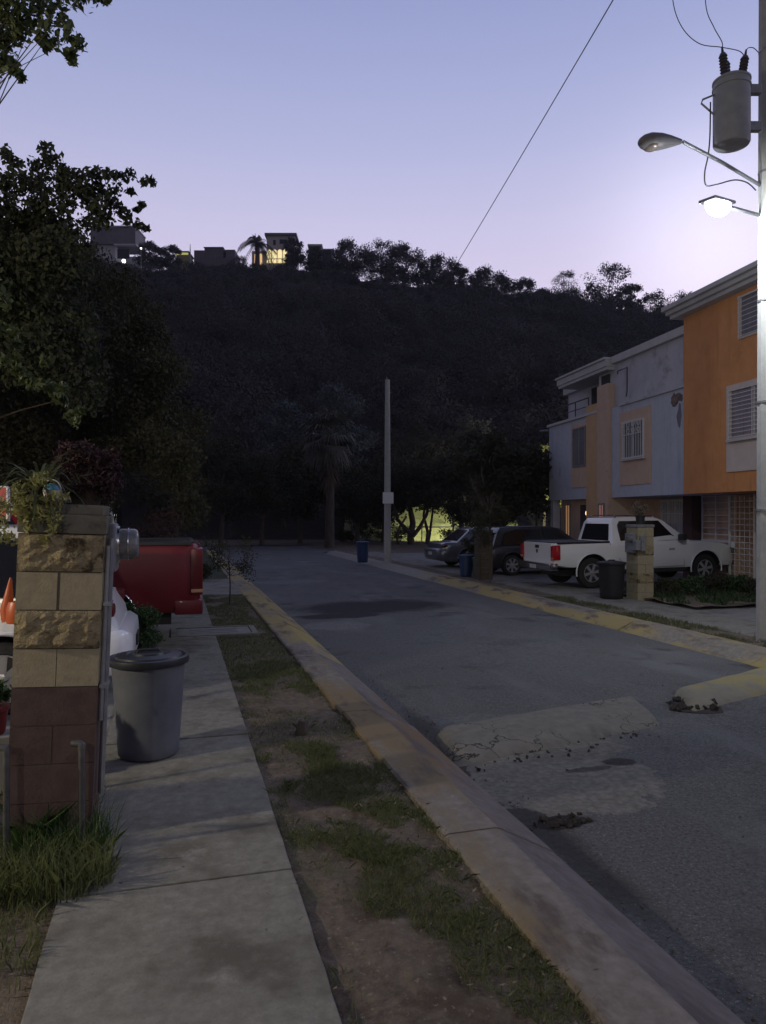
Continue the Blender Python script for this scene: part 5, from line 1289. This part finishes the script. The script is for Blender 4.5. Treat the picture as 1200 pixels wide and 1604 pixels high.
kinds = [make_tree('ridge_tree','proto','tree',(0,-200,-60),8,4.2,42,9000,.30,M['leaf_far'],5,.16,.15,1.0,.42),
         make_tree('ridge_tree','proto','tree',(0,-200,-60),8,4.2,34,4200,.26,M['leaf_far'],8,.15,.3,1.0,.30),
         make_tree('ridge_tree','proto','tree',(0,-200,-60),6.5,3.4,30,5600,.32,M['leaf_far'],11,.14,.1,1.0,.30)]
used = [False]*3
for px, ty, wd, kd, lb in ridge:
    Y = 161.0; base_y = 806-(ridge_h(px)-CZ)/Y*F+8
    Hm = (base_y-ty)/F*Y; H0 = (8,8,6.5)[kd]; R0 = (4.2,4.2,3.4)[kd]
    sc = max((wd/F*Y/2)/R0*1.18, Hm/H0*.98); src = kinds[kd]; loc = Vector(((px-CX)/F*Y, Y, CZ+(HY-ty)/F*Y-H0*sc*1.0))
    if not used[kd]:
        o = src; used[kd] = True; o.location = loc; o.rotation_euler = (0,0,px*.7); o.scale = (sc,)*3; o['label'] = lb
    else: o = copy_thing(src, loc, px*.7, sc, lb)
    o['group'] = 'trees along the hill ridge'

# palms
def fan_palm(label, loc, H, nf, L, seed, skirt=True, feather=False, name='palm_tree'):
    t = thing(name, label, 'palm tree', loc); rg2 = random.Random(seed)
    mb = MB(); mb.tube([(0,0,-.5),(0,0,.3),(.05,0,H*.5),(0,0,H)], [L*.16,L*.13,L*.11,L*.12], 10); mb.build('trunk', M['bark'], t, smooth=60)
    mb = MB()
    for k in range(nf):
        a = rg2.uniform(0,6.28); el_ = rg2.uniform(-1.1 if skirt else -.5, 1.3); out = Vector((math.cos(a)*math.cos(el_), math.sin(a)*math.cos(el_), math.sin(el_)))
        st_ = L*rg2.uniform(.35,.55); c_ = Vector((0,0,H))+out*st_ - Vector((0,0,.1*st_)); side = out.cross(Vector((0,0,1))).normalized(); up = side.cross(out)
        mb.tube([(0,0,H), tuple(c_)], [L*.02, L*.012], 4)
        if feather:
            prev = Vector((0,0,H))
            for i in range(14):
                s_ = (i+1)/14; p = Vector((0,0,H))+out*L*s_+Vector((0,0,-L*.75*s_*s_))
                for sg in (-1,1):
                    tip = p+side*sg*L*.26*(1-.5*s_)+Vector((0,0,-L*.15)); mb.face([p, p+out*L*.035, tip])
                mb.face([prev, prev+up*.05, p+up*.03, p]); prev = p
        else:
            for i in range(15):
                b_ = -1.45+2.9*i/14; d = (out*math.cos(b_)+side*math.sin(b_)).normalized(); LL = L*rg2.uniform(.42,.56)
                wv = up.cross(d).normalized()*L*.022; m1 = c_+d*LL*.6; tip = c_+d*LL+Vector((0,0,-LL*rg2.uniform(.25,.6)))
                mb.face([c_, m1+wv, tip, m1-wv])
    mb.build('crown', M['frond'], t, fix=False)
    if skirt:
        mb = MB()
        for k in range(160):
            a, z = rg2.uniform(0,6.28), H-rg2.uniform(.0,2.6)*L/2.2; o_ = Vector((math.cos(a), math.sin(a), 0)); p = Vector((0,0,z))+o_*L*.12
            tip = p+o_*L*rg2.uniform(.12,.30)-Vector((0,0,L*rg2.uniform(.3,.55))); s_ = Vector((-o_.y,o_.x,0))*L*.03; mb.face([p-s_, p+s_, tip])
        mb.build('dry_skirt', mat('dry_frond', (.09,.065,.045), .9, col2=(.14,.10,.07), lo=0, hi=1, island=True), t, fix=False)
    return t
fan_palm('large fan palm with a dry skirt left of the bare pole', at(516, 43, z=ZR), 6.6, 46, 2.2, 3)
hp = ridge_loc(403, 420, 150); fan_palm('hilltop palm beside the lit mansion', Vector((hp.x, hp.y, hp.z)), 5.0, 34, 4.2, 7, skirt=False, feather=True)

# mid trees along the end of the street
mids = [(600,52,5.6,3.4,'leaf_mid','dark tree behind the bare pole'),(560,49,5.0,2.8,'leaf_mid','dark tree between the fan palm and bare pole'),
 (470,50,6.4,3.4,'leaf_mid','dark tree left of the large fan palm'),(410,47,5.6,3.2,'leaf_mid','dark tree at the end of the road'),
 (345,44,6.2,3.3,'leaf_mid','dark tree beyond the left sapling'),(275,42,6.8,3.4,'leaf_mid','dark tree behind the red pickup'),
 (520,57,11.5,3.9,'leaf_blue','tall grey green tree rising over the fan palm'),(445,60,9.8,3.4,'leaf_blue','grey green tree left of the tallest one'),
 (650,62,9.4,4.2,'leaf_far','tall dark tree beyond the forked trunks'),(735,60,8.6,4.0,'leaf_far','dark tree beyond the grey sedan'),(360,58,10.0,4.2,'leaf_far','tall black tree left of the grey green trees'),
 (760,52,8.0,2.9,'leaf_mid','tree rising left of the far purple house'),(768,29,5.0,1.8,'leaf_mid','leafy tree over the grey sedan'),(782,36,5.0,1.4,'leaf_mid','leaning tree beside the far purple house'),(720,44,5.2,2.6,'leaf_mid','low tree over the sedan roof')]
for i, (px, Y, H, cr, m_, lb) in enumerate(mids):
    X = (px-CX)/F*Y; z = max(ZR, hill_z(X, Y)) if Y > YF else ZR
    make_tree('park_tree', lb, 'tree', (X, Y, z), H, cr, 36, 11000 if Y < 50 else 9000, .15 if Y < 50 else .22, M[m_], 60+i, .16, .1, 1.0, .30, 'trees at the end of the street')
# the two forked trunks silhouetted before the lit bank
def forked(label, px, Y, paths, H, cr, seed):
    t = thing('forked_tree', label, 'tree', at(px, Y, z=ZR)); mb = MB()
    for pth, r0, r1 in paths: mb.tube([(a*Y/F, 0+.1*k, b*Y/F) for k, (a, b) in enumerate(pth)], [r0+(r1-r0)*k/(len(pth)-1) for k in range(len(pth))], 7)
    mb.build('trunk', M['bark'], t, smooth=60); rg2 = random.Random(seed)
    cs = [(rg2.uniform(-1,1)*cr, rg2.uniform(-1,1)*cr*.6, H*rg2.uniform(.52,1.0)) for _ in range(30)]
    mesh_obj('crown', leaf_mesh('crown', cs, [.8]*30, [260]*30, .17, 1.8, .1, seed), M['leaf_mid'], t); return t
forked('forked tree trunk black against the lit bank', 645, 48, [([(0,-5),(-2,12),(2,34),(-3,60),(4,95)],.26,.14),([(2,14),(12,26),(24,48),(30,80)],.16,.07),([(0,16),(-10,26),(-22,40),(-30,70)],.17,.08),([(-20,-5),(-24,14),(-18,30),(-8,44)],.10,.06)], 5.2, 1.9, 3)
forked('slim twin trunked tree right of the forked one', 668, 49, [([(0,-5),(2,20),(-4,44),(0,90)],.12,.07),([(2,-5),(6,20),(10,50),(14,90)],.10,.06)], 5.2, 1.7, 5)
t = forked('thin leaning tree trunk left of the white pickup', 826, 30, [([(0,-5),(8,30),(16,60),(18,100)],.08,.05)], 4.3, 1.2, 6)
# pale rail before the bank
t = thing('guard_rail', 'pale horizontal pipe rail before the lit bank', 'railing', at(700, 53, z=ZR))
mb = MB(); mb.bar((-7,0,1.08),(6,0,1.08),.09); mb.build('rail', M['white_steel'], t)
for k in range(6): mb = MB(); mb.bar((-7+2.6*k,0,0),(-7+2.6*k,0,1.05),.07); mb.build('post', M['steel'], t)
# lit grass bank with floodlight
bank_m = layered('bank_grass', ((.17,.18,.07), (.26,.26,.12), 1.4), [((.09,.10,.04), .8, .5, .64, 6, None)], bumps=((6,.8,.1),))
grid_sheet('lit_bank', -3, 10.5, 54.5, 64, 60, 30, lambda x, y: ZR+.04+max(0,(y-54.8))*.42+.12*fbm(x, y, .5), bank_m, local=False)
for i, (px, Y, lb) in enumerate(((542,52.7,'low dark bush left of the blue barrel bin'),(566,52,'dark bush behind the blue barrel bin'),(590,53.5,'dark bush just left of the bare pole foot'),
        (627,54.0,'small bush right of the bare pole before the lit bank'),(706,52.6,'bush before the lit bank over the sedan boot'),(730,53.4,'bush behind the grey sedan roof'),(757,51.8,'bush between sedan and wagon roofs'),(790,53.5,'bush behind the dark wagon roof'))):
    bush('park_bush', lb, at(px, Y, z=ZR), .8+.12*(i % 3), .9+.30*((i*7) % 4), 1300, .11, M['leaf_mid'], 200+i, 'bush', 'bushes before the lit grass bank')
def flood(label, loc, H, power, aim):
    t = thing('floodlight', label, 'floodlight', loc)
    mb = MB(); mb.tube([(0,0,0),(0,0,H)], .06, 8); mb.build('pole', M['steel'], t)
    mb = MB(); mb.box(-.25,.25,-.12,.12,H,H+.3); mb.build('housing', M['steel'], t)
    lamp('flood_light', (loc[0], loc[1]+.3, loc[2]+H+.1), power, (1.0,1.0,.72), .2, 'SPOT', aim, 112)
flood('floodlight post in the trees left of the sedan', (5.0, 52.6, ZR), 3.6, 2000, (0,.8,-.75))
flood('floodlight post beside the far purple house', (12.6, 50.6, ZR), 4.6, 2400, (-.05,.9,-.1))
make_tree('lit_tree', 'bright lit leafy tree glowing beside the far purple house', 'tree', (12.1, 55.5, ZR+.2), 6.6, 1.9, 24, 6500, .2, M['leaf_yellow'], 91, .12, .1, 1.0, .3)

# ------------------------------------------------------------------ hilltop houses
hw_m = mat('hill_white', (.62,.61,.63), .8, col2=(.52,.51,.53), scale=.5); hg_m = mat('hill_grey', (.20,.19,.21), .8, col2=(.15,.145,.16), scale=.5)
lit_y = mat('lit_window', (.9,.8,.5), .6, emit=((1.0,.83,.42), 1.0)); dk = mat('dark_pane', (.03,.035,.05), .3)
def hs(name, label, px, ybase, Y, rz=0): return thing(name, label, 'house', ridge_loc(px, ybase, Y), rz)
U = 163/F       # metres per photo pixel on the ridge
# tall house
t = hs('hilltop_house', 'tall white and dark hilltop house behind the left tree', 182, 428, 163)
mb = MB(); mb.box(-40*U,-2*U,0,6,-6,56*U); mb.box(8*U,36*U,0,6,-6,26*U); mb.build('wall', hw_m, t)
mb = MB(); mb.box(-38*U,32*U,-.8,6,44*U,70*U); mb.build('dark_storey', hg_m, t)
mb = MB(); mb.box(-39*U,33*U,-1.0,6.1,70.3*U,72*U); mb.box(-1*U,34*U,-1.0,0,41*U,43.6*U); mb.build('roof_slab', hw_m, t)
mb = MB(); mb.box(-38*U,-20*U,0,5,72.3*U,82*U); mb.build('roof_room', hw_m, t)
mb = MB(); mb.box(2*U,21*U,-.05,.1,23*U,38*U); mb.build('window', dk, t)
# mansion
t = hs('hilltop_mansion', 'pale mansion with bright lit arches on the hilltop', 436, 412, 163)
mb = MB(); mb.box(-18*U,26*U,0,8,-5,42*U); mb.box(-42*U,-18*U,.5,8,-5,20*U); mb.build('wall', mat('mansion_wall', (.60,.54,.50), .8), t)
mb = MB(); mb.box(-21*U,29*U,-.5,8.5,42.2*U,46*U); rf = mb.build('roof', hg_m, t)
mb = MB(); mb.box(14*U,18*U,2,3,46.2*U,50*U); mb.lathe([(3.2*U,50.2*U),(0.02,53*U)], 8, c=(16*U,2.5,0)); mb.build('chimney', hw_m, rf)
def arch(mb, x0, x1, z0, z1, y):
    r_ = (x1-x0)/2; c_ = (x0+x1)/2; P = [(x0,z0),(x1,z0)]+[(c_+r_*math.cos(a), z1-r_+r_*math.sin(a)) for a in [math.pi*i/10 for i in range(11)]]
    mb.prism(P, y-.06, y+.02, 'y')
for x0, x1 in ((-18,-11),(-9.5,-2.5),(-1,6),(7.5,14)):
    mb = MB(); arch(mb, x0*U, x1*U, 0*U, 21*U, 0); mb.build('arch_window', lit_y, t)
for x0, x1, y_ in ((-30,-26,8),(-38,-33,4)):
    mb = MB(); arch(mb, x0*U, x1*U, -2*U, 16*U, .5); mb.build('arch_window', mat('lit_window_warm', (.9,.6,.3), .6, emit=((1.0,.62,.28), .75)), t)
mb = MB(); mb.box(-8*U,-4*U,-.05,.05,28*U,36*U); mb.box(2*U,14*U,-.05,.05,30*U,37*U); mb.build('window', dk, t)
mb = MB(); mb.box(-19*U,15*U,-.5,-.4,5*U,6*U)
for k in range(9): mb.box((-19+4*k)*U,(-18.6+4*k)*U,-.5,-.4,-1*U,5*U)
mb.build('balustrade', hw_m, t)
# ruin-like wall house
t = hs('hilltop_house', 'plain grey brown block house in the middle of the hilltop', 336, 418, 163)
mb = MB(); mb.box(-32*U,-16*U,0,6,-5,26*U); mb.box(-16*U,13*U,0.2,6,-5,30*U); mb.box(13*U,18*U,.1,6,-5,14*U); mb.box(18*U,32*U,0,6,-5,27*U); mb.box(13*U,18*U,.1,6,24*U,27*U); mb.build('wall', mat('hill_brown', (.20,.18,.18), .85, col2=(.15,.135,.14), scale=.6), t)
mb = MB(); mb.box(-17*U,14*U,-.05,6.2,30.2*U,31.2*U); mb.build('roof_slab', hg_m, t)
# lit low house
t = hs('hilltop_house', 'low house with a yellow lit wall right of the white one', 286, 414, 163)
mb = MB(); mb.box(-10*U,9*U,0,4,-4,18*U); mb.build('wall', mat('lit_wall', (.45,.42,.22), .8), t)
mb = MB(); mb.box(-10*U,9*U,-.08,-.002,15*U,18*U); mb.build('light_strip', mat('strip_light', (.8,.8,.4), .6, emit=((.85,.85,.30), .45)), t)
mb = MB(); mb.box(-12*U,11*U,-.6,4.4,18.2*U,19.4*U); mb.build('roof_slab', hg_m, t)
# box house with columns
t = hs('hilltop_house', 'box house with pale column right of the mansion', 501, 424, 163)
mb = MB(); mb.box(-18*U,2*U,0,5,-5,38*U); mb.box(2*U,20*U,1.5,5,-5,32*U); mb.build('wall', hg_m, t)
mb = MB(); mb.box(-19*U,4*U,-.3,5,38.2*U,41*U); mb.box(-2*U,22*U,-.2,5,32.2*U,34*U) if False else mb.box(4.2*U,22*U,-.2,5,32.2*U,34*U); mb.build('roof_slab', hw_m, t)
for x in (3,19): mb = MB(); mb.box((x-.9)*U,(x+.9)*U,-.1,.2,-5,32*U); mb.build('column', hw_m, t)
# small lights on the hill
def hill_light(label, px, y, r_, e):
    t = thing('hill_lamp', label, 'street light', ridge_loc(px, y+14, 155), 0)
    mb = MB(); mb.tube([(0,0,-6),(0,0,14*U)], .06, 6); mb.build('pole', M['steel'], t)
    mb = MB(); mb.lathe([(.001,-r_),(r_*.7,-r_*.7),(r_,0),(r_*.7,r_*.7),(.001,r_)], 12, c=(0,0,14*155/F)); mb.build('globe', mat('hill_globe', (1,1,1), .5, emit=((.95,.97,1), 6)), t, smooth=60)
hill_light('bright white lamp below the white hilltop house', 194, 409, .40, 6); hill_light('small white lamp left of the hilltop house', 140, 385, .26, 6); hill_light('small lamp at the corner of the hilltop house', 221, 389, .18, 6)
t = thing('antenna', 'thin antenna mast on the hilltop left of the block house', 'antenna', ridge_loc(298, 400, 163))
mb = MB(); mb.tube([(0,0,-2),(0,0,18*U)], [.25,.05], 6); mb.build('mast', M['steel'], t)

# ------------------------------------------------------------------ big trees on the left
def left_tree(label, base, clumps, n_per, leaf, m, seed, r0, fork, shell=.1, squash=.85, aspect=2.0):
    t = thing('shade_tree', label, 'tree', base); b = Vector(base); rg2 = random.Random(seed)
    cs = [tuple(Vector(c_)-b) for c_, r_ in clumps]; rs = [r_ for c_, r_ in clumps]
    mb = MB(); big = [c_ for c_, r_ in zip(cs, rs) if r_ > .07]; tg_ = [big[i] for i in range(0, len(big), max(1, len(big)//14))]
    branchy(mb, (0,0,0), tg_, r0, seed, tuple(Vector(fork)-b), False, .30 if r0 > .15 else .16); mb.build('trunk', M['bark'], t, smooth=60)
    ns = [max(42, int(n_per*(r_/.4)**2.0)) for r_ in rs]
    mesh_obj('crown', leaf_mesh('crown', cs, rs, ns, leaf, aspect, shell, seed, squash=squash), m, t); return t
rg = random.Random(15)
# broad tree behind: fills the left from the ridge down to the cars
cl = []
edge_x = [(360,60),(400,150),(440,215),(500,250),(560,285),(600,300),(640,335),(700,325),(760,300),(800,330),(830,300)]
ey = [e[0] for e in edge_x]; ex = [e[1] for e in edge_x]
for _ in range(330):
    y = rg.uniform(385, 815); lim = float(np.interp(y, ey, ex)); px = rg.uniform(-160, lim-14); Y = rg.uniform(11.8,15.5) if y < 760 else rg.uniform(13.5,15.5)
    if y > 745 and 165 < px < 265: continue
    cl.append((at(px, Y, y), rg.uniform(.30,.52)))
left_tree('broad dark shade tree behind the red pickup', at(-40, 14.0, z=-.02), cl, 640, .068, M['leaf_mid'], 21, .22, at(-20, 14.0, z=2.3))
# nearer tree with the branch reaching over the sky
cl = []
for _ in range(120):
    y = rg.uniform(320, 620); px = rg.uniform(-190, min(150, 60+ (y-300)*.4)); cl.append((at(px, rg.uniform(8.2,9.8), y), rg.uniform(.22,.36)))
for (px, y, r_) in ((70,232,.10),(82,250,.14),(60,262,.14),(100,268,.12),(20,255,.12),(8,240,.10),(35,282,.18),(10,290,.2),(60,295,.2),(95,290,.2),(125,280,.16),(150,275,.13),(172,272,.10),(190,278,.10),(205,272,.08),
        (225,284,.07),(238,284,.05),(130,305,.18),(155,300,.15),(180,298,.10),(100,320,.16),(60,325,.2),(15,330,.24),(150,325,.16),(172,318,.14),(190,330,.10),(165,345,.12),(196,343,.09),(215,352,.07),(228,358,.05),(140,350,.14),(215,328,.05),
        (222,320,.05),(120,365,.12),(135,385,.10),(40,360,.2),(20,390,.25),(60,350,.12),(205,300,.06),(75,372,.07)):
    cl.append((at(px, 8.6+rg.uniform(-.3,.3), y), r_))
cl2 = left_tree('nearer shade tree with a branch reaching over the hilltop', at(-170, 9.0, z=-.02), cl, 1050, .068, M['leaf_near'], 31, .17, at(-150, 9.0, z=2.6), shell=0.0, aspect=1.8)
# overhanging tree at the top left corner plus the lit sprigs
cl = []
for (px, y, r_) in ((8,20,.12),(30,10,.14),(60,12,.13),(90,8,.10),(120,2,.08),(150,-12,.1),(165,0,.035),(15,75,.09),(30,58,.08),(2,50,.12),(8,100,.09),(22,108,.06),(-10,70,.12),(12,28,.12),(40,48,.08),(20,45,.10),(50,35,.09),(75,40,.08),(95,30,.09),(105,48,.09),(115,62,.08),(125,72,.055),(112,85,.045),(113,95,.035),(68,60,.05),(72,75,.04),(85,68,.05),
        (8,60,.06),(5,72,.05),(5,95,.07),(18,100,.05),(26,112,.04),(34,122,.03),(35,30,.1),(0,0,.2),(60,-20,.2),(120,-30,.2),(-40,20,.3),(-60,80,.3),(20,-60,.3),(100,-80,.3),(-50,-60,.35)):
    cl.append((at(px, 5.6+rg.uniform(-.2,.2), y), r_))
for (px, y, r_) in ((8,515,.06),(22,522,.05),(25,540,.05),(40,590,.05),(52,598,.05),(66,604,.05),(80,610,.05),(90,618,.05),(98,626,.045),(112,650,.04),(118,660,.03),(125,645,.03),(5,565,.05),(30,580,.05),(70,566,.04),(26,560,.03),(98,608,.04),
        (-60,500,.2),(-40,450,.25),(-90,560,.25),(-30,540,.12),(-80,400,.3)):
    cl.append((at(px, 5.2+rg.uniform(-.15,.15), y), r_))
left_tree('overhanging tree whose leafy branches enter at the upper left', at(-330, 5.2, z=-.02), cl, 760, .062, mat('leaf_overhang', (.030,.045,.016), .55, col2=(.08,.105,.034), lo=0, hi=1, island=True, translucent=.3), 41, .13, at(-260, 5.2, z=3.0), shell=0.0, aspect=2.0)
# dark shrubs and a pale van seen between the tree and the red pickup
vn = at(170, 15.6, z=-.02)
t = thing('parked_van', 'white van glimpsed under the tree beyond the red pickup', 'van', vn, PHI+math.pi)
mb = MB(); prof_v = [(-.2,.35),(-.2,1.5),(-.05,2.25),(.3,2.32),(3.4,2.32),(4.0,1.6),(4.8,1.3),(4.9,.4)]
mb.prism(prof_v, -.9, .9, 'y'); mb.build('body', M['white_paint'], t, bevel=.05, smooth=40)
for s_ in (-1,1):
    mb = MB(); mb.box(.2,1.6,min(s_*.89,s_*.905),max(s_*.89,s_*.905),1.4,2.0); mb.build('side_window', M['glass'], t)
    mb = MB(); mb.box(1.8,3.3,min(s_*.89,s_*.905),max(s_*.89,s_*.905),1.4,2.0); mb.build('side_window', M['glass'], t)
    for x in (.8,3.9): wheel(t, x, s_, .33, .33, 1.82, .2)
mb = MB(); mb.prism([(-.75,1.42),(.75,1.42),(.70,2.05),(-.70,2.05)], -.215, -.17, 'x'); mb.build('rear_window', M['glass'], t)
bush('red_shrub', 'dark red leaved shrub behind the red pickup bed', at(225, 12.9, z=-.02), .75, 2.05, 5000, .06, M['leaf_red'], 71)

# ------------------------------------------------------------------ air
mb = MB(); mb.box(-430,430,-220,520,-1.4,110)
hz = bpy.data.materials.new('haze_air'); hz.use_nodes = True; ht = hz.node_tree; ht.nodes.clear()
pv = ht.nodes.new('ShaderNodeVolumePrincipled'); pv.inputs['Color'].default_value = (.80,.80,.92,1); pv.inputs['Density'].default_value = .00032
pv.inputs['Anisotropy'].default_value = .35
ho = ht.nodes.new('ShaderNodeOutputMaterial'); ht.links.new(pv.outputs[0], ho.inputs['Volume'])
o = mb.build('haze', hz); o['kind'] = 'stuff'
